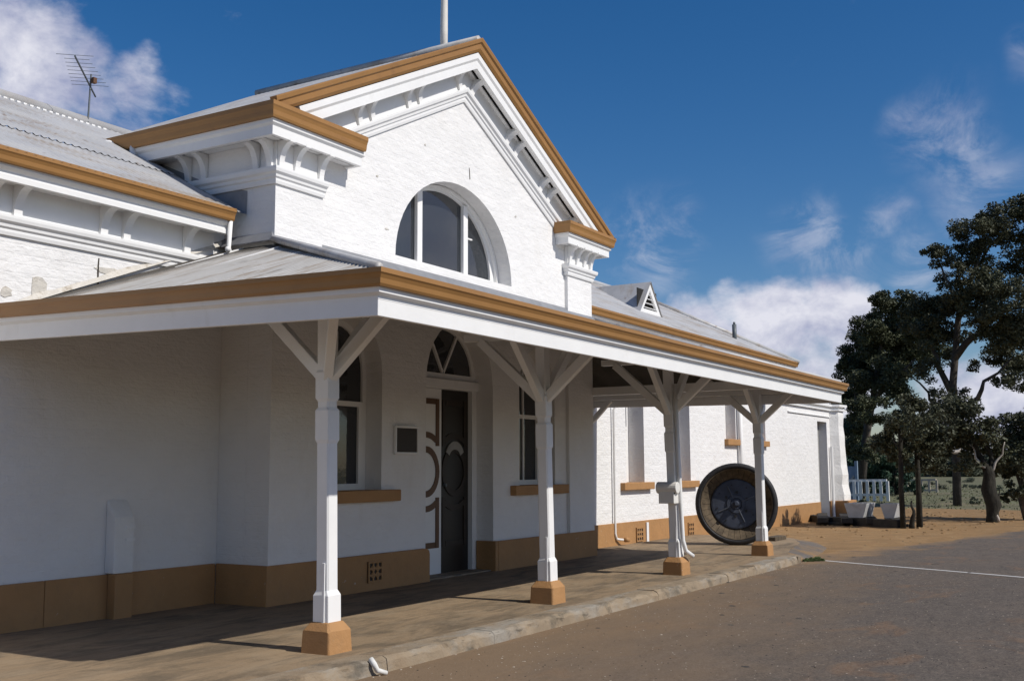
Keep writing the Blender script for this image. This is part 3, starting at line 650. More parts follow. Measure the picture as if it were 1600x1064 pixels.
# dark sheets under the iron, added to deepen shade on the upper wall
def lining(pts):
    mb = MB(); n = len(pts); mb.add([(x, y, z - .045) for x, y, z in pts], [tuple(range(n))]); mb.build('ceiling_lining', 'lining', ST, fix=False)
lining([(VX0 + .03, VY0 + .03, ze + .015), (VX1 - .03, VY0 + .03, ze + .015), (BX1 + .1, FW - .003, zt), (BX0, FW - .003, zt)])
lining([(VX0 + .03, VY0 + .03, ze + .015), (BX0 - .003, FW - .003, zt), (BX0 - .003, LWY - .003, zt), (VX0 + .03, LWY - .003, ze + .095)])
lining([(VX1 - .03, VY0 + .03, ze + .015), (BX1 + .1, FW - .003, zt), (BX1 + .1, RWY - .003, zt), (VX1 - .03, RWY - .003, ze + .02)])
# hip cappings
for a, b in (((VX0, VY0, ze + .03), (BX0, FW, zt + .02)), ((VX1, VY0, ze + .03), (BX1 + .1, FW, zt + .02))):
    MB().tube([a, b], .035, 8).build('hip_capping', 'tin', ST, smooth=True)
# wall flashings above the verandah roof
MB().sweep([(0, 0), (.10, -.03), (.10, -.02), (.012, .085), (0, .09)], [(BX1 + .05, FW - .003), (BX0 - .003, FW - .003), (BX0 - .003, LWY - .01)], XY, dz=[zt + .005] * 3).build('flashing', 'tindark', ST)
mb = MB(); nf = 26; vs = []
for k in range(nf + 1):
    t = k / nf; x = VX0 + (BX0 - .02 - VX0) * t; z = ze + .02 + (zt - ze) * t; q = .5 + .5 * mnoise.noise(Vector((x * 3.3, 1.1, 0)))
    vs += [(x, LWY - .02 - .05 * q, z + .004), (x, LWY - .004, z + .02 + .07 * q)]
mb.add(vs, [(2 * k, 2 * k + 2, 2 * k + 3, 2 * k + 1) for k in range(nf)])
mb.build('flashing', 'fillet', ST)
# verandah soffit framing
for x in (6.66, 10.15, 13.6): MB().box(x - .045, x + .045, 5.0, 6.7, 2.802, 2.88).build('outrigger', 'wood', ST)
for x in (15.98, 17.2): MB().box(x - .05, x + .05, VY0 + .75, RWY - .004, 2.57, 2.70).build('cross_beam', 'wood', ST)
MB().bar((17.2, RWY - .05, 2.2), (17.2, RWY - .42, 2.57), .07, .08).build('wall_brace', 'wood', ST)
MB().box(6.2, 17.1, 5.64, 5.76, 2.722, 2.80).build('plate_beam', 'wood', ST)
MB().box(7.05, 16.75, 7.0, 7.08, 3.02, 3.14).build('purlin', 'wood', ST)
for k in range(13):
    x = 6.9 + k * .86; MB().bar((x, VY0 + .05, 2.655), (x, FW - .01 if x < 16 else RWY, 3.755 if x < 16 else 3.3), .05, .09).build('rafter', 'wood', ST) if 8.4 < x < 15.9 else None
for k in range(5):
    y = 4.9 + k * .9; x1 = VX0 + (y - VY0) * (BX0 - VX0) / (FW - VY0)
    MB().bar((VX0 + .05, y, 2.66), (min(x1, BX0 - .02), y, 2.66 + (min(x1, BX0 - .02) - VX0 - .05) * .385), .05, .09).build('rafter', 'wood', ST)

# gable bay cornice: returns at both sides (front) and along the bay sides
GX0, GX1, GY = 8.24, 16.28, 7.87
zc = 5.065
retL = [(9.72, GY), (GX0, GY), (GX0, 12.0)]
retR = [(GX1, 10.2), (GX1, GY), (14.83, GY)]
for pth in (retL, retR):
    ends = list(pth)
    # close the inner end of each return back to the wall
    ends = ([(9.72, FW - .003)] + ends) if pth is retL else (ends + [(14.83, FW - .003)])
    MB().sweep(GUT(.095, .165), ends if pth is retR else pth, XY, dz=[zc] * (len(ends) if pth is retR else len(pth))).build('cornice_gutter', 'gutter', ST)
    MB().sweep([(-.05, 0), (0, 0), (0, .10), (.028, .125), (.028, .168), (-.05, .168)], ends, XY, dz=[zc - .169] * len(ends)).build('cornice_fascia', 'wood', ST, bevel=.003)
# soffits of the returns
def soffit(x0, x1, y0, y1, z, parent=ST, slots=True, along='x'):
    """two boards with a dark ventilating gap"""
    if along == 'x':
        w = (y1 - y0); MB().box(x0, x1, y0, y0 + w * .36, z, z + .02).build('soffit_board', 'wood', parent)
        MB().box(x0, x1, y0 + w * .46, y1, z, z + .02).build('soffit_board', 'wood', parent)
        MB().box(x0, x1, y0 + w * .3, y0 + w * .55, z + .03, z + .04).build('soffit_backing', 'dark', parent)  # black strip above the gap, coloured to read as shade
    else:
        w = (x1 - x0); MB().box(x0, x0 + w * .36, y0, y1, z, z + .02).build('soffit_board', 'wood', parent)
        MB().box(x0 + w * .46, x1, y0, y1, z, z + .02).build('soffit_board', 'wood', parent)
        MB().box(x0 + w * .3, x0 + w * .55, y0, y1, z + .03, z + .04).build('soffit_backing', 'dark', parent)
soffit(GX0 + .05, 9.67, GY + .05, FW - .005, 4.925)
soffit(14.88, GX1 - .05, GY + .05, FW - .005, 4.925)
soffit(GX0 + .05, BX0 - .005, FW, 11.9, 4.925, along='y')
soffit(BX1 + .005, GX1 - .05, FW, 10.2, 4.925, along='y')
# wide cover boards closing the top of the returns
MB().box(GX0 + .01, 9.70, GY + .01, FW - .004, 5.17, 5.20).build('return_cover', 'tin', ST)
MB().box(14.85, GX1 - .01, GY + .01, FW - .004, 5.17, 5.20).build('return_cover', 'tin', ST)
# wall moulding below the frieze
MOULD = [(0, 0), (.02, 0), (.028, .03), (.028, .055), (.045, .07), (.05, .10), (.075, .12), (.082, .15), (.082, .175), (0, .175)]
MB().sweep(MOULD, [(9.27, FW - .047), (BX0 - .006, FW - .047), (BX0 - .006, 9.9)], XY, dz=[4.445] * 3).build('moulding', 'wood', ST)
MB().sweep(MOULD, [(BX1 + .006, 10), (BX1 + .006, FW - .057), (15.11, FW - .057), (15.11, FW - .004)], XY, dz=[4.445] * 4).build('moulding', 'wood', ST)
MB().box(BX0 - .004, 9.26, FW - .045, FW - .003, 4.622, 4.92).build('frieze', 'wood', ST)
MB().box(15.12, BX1 + .004, FW - .055, FW - .003, 4.622, 4.92).build('frieze', 'wood', ST)
# raking cornice: path in the facade plane, profile normal in-plane, third axis towards the viewer
sl_ = .503
apx, apz = CX, 7.185
def rake_pts(off=0.0, x0=GX0 - .05, x1=GX1 + .05):
    # line through the top of the fascia, dropped vertically by off
    return [(x1, apz - off - sl_ * (x1 - apx)), (apx, apz - off), (x0, apz - off - sl_ * (apx - x0))]
RK = lambda y0: (lambda u, v, q: (u, y0 - q, v))
def rake(prof, name, material, off, y0, x0=GX0 - .05, x1=GX1 + .05, bevel=0):
    # profile given as (up-normal, outward); left normal of a right-to-left path in (x,z) points down, so flip
    return MB().sweep([(-a, q) for a, q in prof], rake_pts(off, x0, x1), RK(y0)).build(name, material, ST, bevel=bevel)
rake([(-.155, .0), (-.155, .03), (-.12, .055), (-.06, .062), (-.04, .085), (0, .095), (.012, .095), (.012, .0)], 'raking_gutter', 'gutter', -.10, GY)
rake([(-.20, -.05), (-.20, 0), (-.10, 0), (-.07, .02), (.0, .02), (.0, -.05)], 'raking_fascia', 'wood', .085, GY, GX0 + .38, GX1 - .38)
# soffit of the rake: two boards with a dark gap
for (q0, q1) in ((-.052, -.098), (-.148, -.226)):
    rake([(-.165, q1), (-.165, q0), (-.145, q0), (-.145, q1)], 'soffit_board', 'wood', .085, GY, 8.7, 15.75)
rake([(-.125, -.20), (-.125, -.06), (-.115, -.06), (-.115, -.20)], 'soffit_backing', 'dark', .085, GY, 8.7, 15.75)
rake([(-a, b) for a, b in ((0, 0), (0, .028), (.27, .028), (.27, 0))], 'frieze', 'wood', .26, FW - .003, 9.1, 15.35)
rake([(-.17 + q, p) for p, q in MOULD], 'moulding', 'wood', .555, FW - .003, 9.2, 15.2)
# main gable roof
ry = 12.0
gl = (GX0 - .02, 5.20); gr = (GX1 + .02, 5.20); apz2 = 7.265
corrugated('roof', [(gl[0], GY - .03, gl[1]), (CX, GY - .03, apz2), (CX, ry, apz2), (gl[0], ry, gl[1])], (0, 1, 0), ST)
corrugated('roof', [(gr[0], GY - .03, gr[1]), (CX, GY - .03, apz2), (CX, ry, apz2), (gr[0], ry, gr[1])], (0, 1, 0), ST)
MB().tube([(CX, GY - .03, apz2 + .02), (CX, ry, apz2 + .02)], .06, 8).build('ridge_capping', 'tin', ST, smooth=True)

# wing eaves
WG = 8.33
def wing_eave(x0, x1, yw, endl, endr):
    y = yw - .25
    pth = [(x1, y), (x0, y)]
    if endr: pth = [(x1, yw + 5.2)] + pth
    MB().sweep(GUT(.10, .13), pth, XY, dz=[4.052] * len(pth)).build('wing_gutter', 'gutter', ST)
    MB().sweep([(-.05, 0), (0, 0), (0, .05), (-.012, .055), (-.012, .085), (.03, .115), (.03, .16), (-.05, .16)], pth, XY, dz=[3.915] * len(pth)).build('wing_fascia', 'wood', ST)
    soffit(x0, x1 - .05, y + .05, yw - .004, 3.945)
    MB().box(x0, x1, yw - .02, yw - .003, 3.66, 3.943).build('frieze', 'wood', ST)
    MB().sweep(MOULD, [(x1 - .0, yw - .004), (x0, yw - .004)], XY, dz=[3.485] * 2).build('moulding', 'wood', ST)
wing_eave(LX0, 8.33, LWY, False, False)
wing_eave(BX1 + .12, 28.85, RWY, False, True)
# wing roofs
yr = 11.25; zr = 5.66
kz = (zr - 4.165) / (yr - (LWY - .35)); ym = LWY + .62; zm = 4.165 + kz * (ym - LWY + .35)
corrugated('roof', [(LX0, LWY - .35, 4.165), (8.38, LWY - .35, 4.165), (8.32, ym + .08, zm + kz * .08), (LX0, ym + .08, zm + kz * .08)], (1, 0, 0), ST)
corrugated('roof', [(LX0, ym, zm + .014), (8.325, ym, zm + .014), (GX0 + .0, 10.28, 5.169), (GX0 + .9, yr, zr + .014), (LX0, yr, zr + .014)], (1, 0, 0), ST)
mb = MB(); mb.add([(8.36, LWY - .34, 4.155), (BX0, LWY - .34, 4.155), (BX0, 10.4, 5.20), (8.2, 10.4, 5.20)], [(0, 1, 2, 3)]); mb.build('valley_flashing', 'tindark', ST)
mb = MB(); mb.add([(BX0 - .006, LWY - .33, 4.17), (BX0 - .006, LWY - .33, 4.42), (BX0 - .006, 9.05, 4.58), (BX0 - .006, 10.2, 5.08), (BX0 - .006, 10.2, 4.9), (BX0 - .006, 9.05, 4.36)], [(0, 1, 2, 5), (5, 2, 3, 4)]); mb.build('flashing', 'tindark', ST, fix=False)
MB().tube([(LX0, yr, zr + .025), (GX0 + 1.0, yr, zr + .025)], .065, 8).build('ridge_capping', 'tin', ST, smooth=True)
mb = MB()  # row of short white dashes just below the ridge
for k in range(90):
    x = LX0 + .1 + k * .085; mb.box(x, x + .045, yr - .135, yr - .085, zr - .055, zr - .035)
mb.build('ridge_dashes', 'wood', ST)['kind'] = 'stuff'
yrr = 11.2; hx = 25.6
corrugated('roof', [(BX1 + .02, RWY - .35, 4.165), (28.9, RWY - .35, 4.165), (hx, yrr, 5.64), (BX1 + .02, yrr, 5.64)], (1, 0, 0), ST)
corrugated('roof', [(28.9, RWY - .35, 4.165), (28.9, 14.2, 4.165), (hx, yrr, 5.64)], (0, 1, 0), ST)
for a, b in (((BX1, yrr, 5.66), (hx, yrr, 5.66)), ((hx, yrr, 5.66), (28.9, RWY - .35, 4.185))):
    MB().tube([a, b], .06, 8).build('ridge_capping', 'tin', ST, smooth=True)
# roof gablet with louvres
gy = 9.32; g = MB()
G0 = MB().wall([(20.6, 4.60), (21.78, 4.60), (21.19, 5.30)], [[(20.83, 4.72), (21.55, 4.72), (21.19, 5.14)]], XZ, gy - .03, gy + .03).build('roof_gablet', 'wood', ST)
for k in range(4):
    z = 4.76 + k * .095; hw = .36 * (5.14 - z) / .42
    MB().bar((21.19 - hw, gy - .012, z), (21.19 + hw, gy - .012, z), .07, .012, (0, -.5, 1)).build('louvre', 'wood', G0)
MB().box(20.7, 21.7, gy + .05, gy + .06, 4.6, 5.15).build('backing', 'dark', G0)
mb = MB(); by = 10.6
mb.add([(20.55, gy - .06, 4.56), (21.19, gy - .06, 5.33), (21.83, gy - .06, 4.56), (20.55, gy, 4.56), (21.19, by + .1, 5.33), (21.83, gy, 4.56)], [(0, 1, 4, 3), (1, 2, 5, 4)]); mb.build('gablet_roof', 'tin', G0, fix=False)
MB().tube([(26.45, 9.3, 4.4), (26.45, 9.3, 5.0)], .055, 10).build('flue', 'galv', ST, smooth=True)
MB().tube([(26.45, 9.3, 5.0), (26.45, 9.3, 5.06)], .03, 8).build('flue', 'galv', ST, smooth=True)

# brackets: one mesh each for horizontal and raking eaves, then copies
def bracket_mesh(u1, h, th=.085):
    n = 9; pts = [(0, 0), (.03, 0)] + [(u1 - (u1 - .03) * math.cos(math.pi / 2 * i / n), .02 + (h - .05) * math.sin(math.pi / 2 * i / n)) for i in range(n + 1)] + [(u1, h), (0, h)]
    # rounded shoulder instead of the sharp upper corner
    mb = MB(); mb.prism(pts, lambda u, v, d: (d, -u, v), -th / 2, th / 2)
    me = mb.mesh('bracket'); me.materials.append(M['wood']); return me
bm_g = bracket_mesh(.185, .295, .075); bm_w = bracket_mesh(.19, .282, .085); bm_r = bracket_mesh(.195, .252, .085)
def bracket(me, loc, rz=0, ry_=0):
    o = link('bracket', me, ST, loc); o.rotation_euler = (0, ry_, rz); return o
for x in (8.55, 8.80, 9.20): bracket(bm_g, (x, FW - .047, 4.624))
for x in (15.17, 15.42, 15.67, 15.90): bracket(bm_g, (x, FW - .057, 4.624))
for y in (8.13, 8.33, 9.12, 9.38): bracket(bm_g, (BX0 - .006, y, 4.624), -math.pi / 2)
for y in (8.13, 8.4): bracket(bm_g, (BX1 + .006, y, 4.624), math.pi / 2)
for x in (4.5, 4.77, 5.68, 5.95, 6.88, 7.15, 7.93): bracket(bm_w, (x, LWY - .022, 3.662))
for x in (17.2, 17.45, 18.6, 18.85, 20.0, 20.25, 21.4, 21.65): bracket(bm_w, (x, RWY - .022, 3.662))
ang = math.atan(sl_)
for off in (-2.28, -2.04, -1.30, -1.06, -.13):
    bracket(bm_r, (apx + off, FW - .032, apz - .553 + sl_ * off), 0, -ang)
for off in (.13, 1.06, 1.30, 2.04, 2.28, 2.95):
    bracket(bm_r, (apx + off, FW - .032, apz - .553 - sl_ * off), 0, ang)

# small pipes at the eaves
MB().tube([(8.30, LWY - .29, 4.05), (8.30, LWY - .27, 3.76), (8.29, LWY - .30, 3.70)], .026).build('downpipe', 'wood', ST, smooth=True)
MB().tube([(8.30, LWY - .27, 3.73), (8.19, LWY - .37, 3.72)], .028).build('downpipe_shoe', 'wood', ST, smooth=True)
MB().tube([(GX0 - .03, 10.0, 5.10), (GX0 - .02, 10.0, 4.86), (GX0 + .03, 9.9, 4.80)], .04).build('downpipe', 'wood', ST, smooth=True)
MB().tube([(GX0 - .0, 10.25, 5.16), (GX0 - .16, 10.42, 5.15)], .05).build('gutter_spout', 'wood', ST, smooth=True)
# tall downpipes on the right wing
MB().tube([(18.08, RWY - .16, 2.62), (18.08, RWY - .05, 2.45), (18.08, RWY - .05, .22), (18.12, RWY - .06, .12), (18.26, RWY - .12, .10)], .022).build('downpipe', 'wood', ST, smooth=True)
MB().tube([(18.26, RWY - .16, .10), (18.34, RWY - .19, .10)], .042).build('downpipe_shoe', 'ochre', ST, smooth=True)
MB().tube([(24.88, RWY - .08, 3.6), (24.88, RWY - .08, -.1)], .055).build('downpipe', 'wood', ST, smooth=True)
MB().box(19.45, 19.55, RWY - .06, RWY - T - .002, -.02, .36).build('conduit', 'wood', ST)

# flaked plaster and old cracks on the painted walls
def wall_mark(name, pts, y, material):
    mb = MB(); mb.prism(pts, XZ, y - .006, y - .001); return mb.build(name, material, ST)
random.seed(11)
def ragged(cx, cz, w, h, n=11):
    return [(cx + w * math.cos(2 * math.pi * i / n) * random.uniform(.65, 1.1), cz + h * math.sin(2 * math.pi * i / n) * random.uniform(.65, 1.1)) for i in range(n)]
for cx, cz, w, h in ((6.22, 3.05, .10, .13), (6.52, 3.08, .06, .035), (6.98, 3.33, .16, .04), (5.9, 2.98, .07, .05)): wall_mark('bare_patch', ragged(cx, cz, w, h), LWY, 'fillet')
wall_mark('crack', [(6.86, 3.18), (6.875, 3.19), (6.868, 3.34), (6.872, 3.44), (6.86, 3.44), (6.852, 3.32)], LWY, 'grille')
wall_mark('crack', [(12.36, 5.38), (12.372, 5.38), (12.366, 5.47), (12.352, 5.54), (12.345, 5.54), (12.354, 5.46)], FW, 'grille')
for cx, cz, w, h in ((10.5, 4.33, .05, .012), (10.3, 4.95, .03, .015), (13.6, 5.1, .03, .018), (11.3, 5.6, .02, .012)): wall_mark('bare_patch', ragged(cx, cz, w, h), FW, 'fillet')

# --- verandah posts
def veranda_post(x, lean, braces):
    y = 5.70
    p = empty('verandah_post', (x, y, 0), None, None); p.parent = ST; p.location = Vector((x, y, 0)) - WORLD[ST]
    def sq(mb, z0, z1, a, b=None, ch=0.0):
        b = a if b is None else b
        def ringp(h, c): return [(x - h + c, y - h), (x + h - c, y - h), (x + h, y - h + c), (x + h, y + h - c), (x + h - c, y + h), (x - h + c, y + h), (x - h, y + h - c), (x - h, y - h + c)]
        return ringp
    def ringp(h, c): return [(x - h + c, y - h), (x + h - c, y - h), (x + h, y - h + c), (x + h, y + h - c), (x + h - c, y + h), (x - h + c, y + h), (x - h, y + h - c), (x - h, y - h + c)]
    lv = [(.20, .078, .004), (.43, .077, .004), (.47, .063, .013), (1.60, .061, .013), (1.63, .069, .005), (1.86, .069, .005), (1.885, .059, .016), (1.93, .059, .016), (1.955, .068, .005), (2.16, .068, .005), (2.18, .056, .004), (2.72, .056, .004)]
    vs = []; fs = []
    for i, (z, h, c) in enumerate(lv): vs += [(a, b, z) for a, b in ringp(h, c)]
    for i in range(len(lv) - 1): fs += [(i * 8 + k, i * 8 + (k + 1) % 8, (i + 1) * 8 + (k + 1) % 8, (i + 1) * 8 + k) for k in range(8)]
    fs += [tuple(range(7, -1, -1)), tuple((len(lv) - 1) * 8 + k for k in range(8))]
    sh = MB().add(vs, fs).build('shaft', 'wood', p, loc=(x, y, .2)); sh.rotation_euler = (0, -lean, 0)
    b = .143; vs = []
    for z, h, c in ((-.01, b, .012), (.165, b - .006, .014), (.230, .092, .01)):
        vs += [(a + .006 * mnoise.noise(Vector((a * 9, q * 9, z * 9 + x))), q, z) for a, q in ringp(h, c)]
    fs = [(i * 8 + k, i * 8 + (k + 1) % 8, (i + 1) * 8 + (k + 1) % 8, (i + 1) * 8 + k) for i in range(2) for k in range(8)] + [tuple(range(7, -1, -1)), tuple(16 + k for k in range(8))]
    MB().add(vs, fs).build('base', 'ochre', p, bevel=.012)
    dx = -math.tan(lean) * 1.95
    for (ax, ay, L) in braces:
        l = math.hypot(ax, ay)
        a = Vector((x + dx + ax / l * .035, y + ay / l * .035, 2.13)); q = Vector((x + dx + ax * L, y + ay * L, 2.15 + L * l * (.95 if ax and not ay else .80)))
        zc_ = 2.72 if (ax and not ay) else 2.80 if not ax else 2.62
        t = (zc_ - a.z) / (q.z - a.z); q = a + (q - a) * t
        MB().bar(a, q, .075, .10).build('brace', 'wood', p, bevel=.006)
    MB().box(x - .05, x - .02, y - .094 - .012, y - .0935, .24, .66).build('strap', 'wood', p) if False else None
    MB().box(x - .090, x - .0785, y - .045, y - .018, .225, .68).build('strap', 'wood', p, bevel=.004)
    return p
veranda_post(6.68, .02, [(1, 0, .62), (0, 1, .50), (0, -1, .62), (-1, -1, .45)])
veranda_post(10.2, .034, [(1, 0, .62), (-1, 0, .62), (0, 1, .62), (0, -1, .62)])
veranda_post(13.69, .06, [(1, 0, .62), (-1, 0, .62), (0, 1, .62), (0, -1, .62)])
veranda_post(17.24, .018, [(1, 0, .45), (-1, 0, .62), (0, 1, .62), (0, -1, .62)])
# downpipe running down the third post
MB().tube([(13.52, 5.60, 2.5), (13.61, 5.598, 1.2), (13.655, 5.59, .45), (13.69, 5.565, .31), (13.80, 5.51, .235)], .030).build('downpipe', 'wood', ST, smooth=True)
# broken white outlet stub in the kerb
mb = MB(); mb.tube([(6.52, KY + .01, .012), (6.51, KY - .03, -.02), (6.53, KY - .045, -.065), (6.60, KY - .075, -.092)], [.022, .022, .02, .017], 9); st = mb.build('drain_stub', 'paint', smooth=True)
props(st, 'short white bent drain pipe stub over the kerb edge below the front corner post', 'pipe')

# ------------------------------------------------------------------ things on and around the building
fp = MB().tube([(12.22, 8.44, 7.1), (12.22, 8.44, 7.55), (12.22, 8.43, 8.4), (12.22, 8.43, 11.0)], [.052, .055, .045, .035], 12).build('flagpole', 'pipe_old', smooth=True, loc=(12.22, 8.44, 7.1))
props(fp, 'weathered white flagpole rising behind the top of the gable', 'flagpole')
an = empty('tv_antenna', (8.5, 11.2, 5.66), 'spindly rooftop television antenna on a thin mast above the left wing ridge', 'antenna')
MB().tube([(8.5, 11.2, 5.66), (8.52, 11.2, 6.28)], .012, 6).build('mast', 'galv', an)
b0 = Vector((7.92, 10.72, 6.22)); b1 = Vector((8.98, 11.7, 6.22)); bd = (b1 - b0).normalized(); bn = Vector((bd.y, -bd.x, 0))
MB().bar(b0, b1, .016, .016).build('boom', 'galv', an)
for k in range(9):
    t = k / 8; c_ = b0.lerp(b1, t * .72); hl = .10 + .07 * t if k else .16
    MB().tube([c_ - bn * hl * 1.3 + Vector((0, 0, .012)), c_ + bn * hl * 1.3 + Vector((0, 0, .012))], .0032, 5).build('element', 'galv', an)
MB().box(8.505, 8.555, 11.13, 11.18, 6.16, 6.23).build('junction_box', 'brown', an)
# letter box on the third post
lb = empty('letter_box', (13.55, 5.70, 1.05), 'cream metal letter box with a rounded lid fixed to the third verandah post', 'letter box')
MB().box(13.44, 13.60, 5.61, 5.83, .93, 1.11).build('body', 'box', lb, bevel=.008)
MB().tube([(13.50, 5.575, 1.135), (13.50, 5.865, 1.135)], .078, 16).build('lid', 'box', lb, smooth=False, bevel=.01)
MB().box(13.44, 13.58, 5.602, 5.609, 1.06, 1.075).build('slot', 'dark', lb)

# big iron and timber drum wheel
wc = Vector((19.35, 6.86, .735)); axis = Vector((-.93, -.37, .05)).normalized()
ux = Vector((0, 0, 1)).cross(axis).normalized(); uy = axis.cross(ux)
WH = empty('drum_wheel', (wc.x, wc.y, 0), 'large black rimmed wheel with timber lining standing on edge by the far verandah post', 'wheel')
def lathe(prof, n=56, a0=0, a1=2 * math.pi, closed=True):
    mb = MB(); vs = []; fs = []; k = len(prof)
    seg = n if closed else n + 1
    for i in range(seg):
        t = a0 + (a1 - a0) * i / n; e = ux * math.cos(t) + uy * math.sin(t)
        for (r, d) in prof: vs.append(wc + e * r + axis * d)
    for i in range(n):
        j = (i + 1) % seg
        for q in range(k - 1): fs.append((i * k + q, i * k + q + 1, j * k + q + 1, j * k + q))
    mb.add(vs, fs); return mb
lathe([(.645, .10), (.655, .135), (.675, .14), (.705, .135), (.735, .11), (.74, .06), (.725, .0), (.725, -.13), (.735, -.15), (.60, -.15)]).build('rim', 'rim', WH, smooth=True)
lathe([(.622, .102), (.634, .118), (.648, .118), (.648, .09)]).build('inner_hoop', 'stave', WH, smooth=True)
for i in range(34):
    a0 = 2 * math.pi * i / 34 + .005 * random.random(); a1 = 2 * math.pi * (i + 1) / 34 - .006; j = .006 * random.uniform(-1, 1)
    prof = [(.64 + j, .095), (.632 + j, .04), (.455 + j, -.115 + j), (.43, -.135)]
    lathe(prof, 3, a0, a1, False).build('stave', 'stave', WH)
lathe([(.0, -.055), (.09, -.055), (.095, -.075), (.42, -.08), (.445, -.085), (.455, -.12)]).build('disc', 'iron', WH, smooth=False)
for i in range(4):
    t = math.radians(24 + 90 * i); e = ux * math.cos(t) + uy * math.sin(t)
    MB().bar(wc + e * .11 + axis * -.066, wc + e * .36 + axis * -.072, .02, .03, axis).build('rib', 'ironlight', WH, bevel=.005)
mb = MB(); h_ = [wc + axis * d for d in (-.06, .0, .03, .075)]
mb.tube(h_, [.062, .058, .04, .03], 12); mb.build('hub', 'iron', WH)
lathe([(.10, -.076), (.11, -.055), (.165, -.055), (.175, -.078)]).build('hub_plate', 'iron', WH, smooth=False)
for i in range(6):
    t = math.radians(25 + 60 * i); e = ux * math.cos(t) + uy * math.sin(t)
    MB().tube([wc + e * .215 + axis * -.085, wc + e * .215 + axis * -.06], .026, 8).build('bolt', 'rim', WH)
for i in range(8):
    t = math.radians(12 + 45 * i); e = ux * math.cos(t) + uy * math.sin(t)
    MB().tube([wc + e * .35 + axis * -.085, wc + e * .35 + axis * -.06], .014, 6).build('bolt', 'rim', WH)
lathe([(.0, -.155), (.725, -.155)]).build('back_board', 'darkwood', WH)
ck = MB().box(20.6, 21.3, 6.55, 6.75, -.005, .075).build('timber_chock', 'stave', bevel=.01); props(ck, 'short brown timber block lying on the ground right of the drum wheel', 'timber')

# low dark timber platform carrying two concrete troughs
def tilt_quad(mb, a): pass
PL = empty('timber_platform', (29, 6.9, -.15), 'low dark sleeper platform on the dirt past the end of the building', 'platform')
for k in range(4):
    y = 6.05 + k * .62
    MB().bar((28.55, y - .1, .03), (31.6, y + .75, .03), .28, .13).build('sleeper', 'darkwood', PL, bevel=.015)
for (x, y) in ((28.9, 6.1), (30.9, 6.7), (28.9, 7.7), (31.0, 8.4)):
    MB().box(x - .12, x + .12, y - .35, y + .35, -.16, -.04).build('bearer', 'darkwood', PL)
MB().bar((28.25, 5.85, -.03), (29.3, 7.7, -.03), .16, .25).build('edge_beam', 'darkwood', PL, bevel=.015)
MB().bar((29.32, 7.74, -.03), (31.2, 9.0, -.04), .2, .22).build('edge_beam', 'darkwood', PL, bevel=.015)
def trough(x0, x1, y0, y1, label):
    """hopper shaped trough lying along x: narrow base, sides leaning out to the rim"""
    t = empty('concrete_trough', ((x0 + x1) / 2, (y0 + y1) / 2, .10), label, 'trough', 'concrete troughs on the timber platform')
    b = .10; th = .045; z0, z1 = .10, .455
    out = [(y0 + b, z0), (y1 - b, z0), (y1, z1), (y1 - th, z1), (y1 - b - th, z0 + th), (y0 + b + th, z0 + th), (y0 + th, z1), (y0, z1)]
    mb = MB(); mb.prism(out, YZ, x0, x1); mb.build('body', 'trough', t, bevel=.01)
    for xa, xb in ((x0 - .05, x0 - .003), (x1 + .003, x1 + .05)):
        mb = MB(); mb.prism([(y0 + b, z0 - .003), (y1 - b, z0 - .003), (y1 + .008, z1 + .006), (y0 - .008, z1 + .006)], YZ, xa, xb); mb.build('end_wall', 'trough', t, bevel=.008)
    return t
trough(28.95, 29.85, 6.78, 7.34, 'grey concrete trough on the platform, nearer the building')
trough(28.95, 29.60, 6.02, 6.44, 'smaller grey concrete trough on the platform, nearer the trees')
# white rail fences
def rail_fence(a, b, h, n, material, label, group, rails=(1, .22)):
    a = Vector(a); b = Vector(b)
    f = empty('rail_fence', tuple(a), label, 'fence', group)
    for r in rails: MB().bar(a + Vector((0, 0, h * r)), b + Vector((0, 0, h * r)), .06, .11).build('rail', material, f)
    d = (b - a).normalized()
    for k in range(n + 1):
        p = a.lerp(b, k / n) + Vector((-.05, -.03, 0)); MB().box(p.x - .05, p.x + .05, p.y - .06, p.y + .06, p.z - .1, p.z + h * .96).build('fence_post', material, f)
    return f
rail_fence((50, 13.4, -.03), (49.7, 10.74, -.0), .80, 9, 'fence', 'bright white painted post and rail fence beyond the building end', 'rail fences')
rail_fence((69, 14.6, -.25), (68, 11.9, -.15), .78, 6, 'fence_old', 'weathered brownish post and rail fence further off behind the slender trunks', 'rail fences')
kb = empty('ticket_gate', (51, 12.8, -.3), 'blue grey sheet metal gate box next to the white fence', 'gate')
MB().box(51, 51.6, 12.42, 13.2, -.3, 1.42).build('panel', 'bluegrey', kb)
MB().box(50.9, 51.05, 12.28, 12.40, -.3, 1.66).build('post', 'bluegrey', kb)
MB().bar((50.95, 13.2, -.2), (50.95, 12.45, 1.0), .08, .06, (1, 0, 0)).build('brace', 'conc_grey', kb)

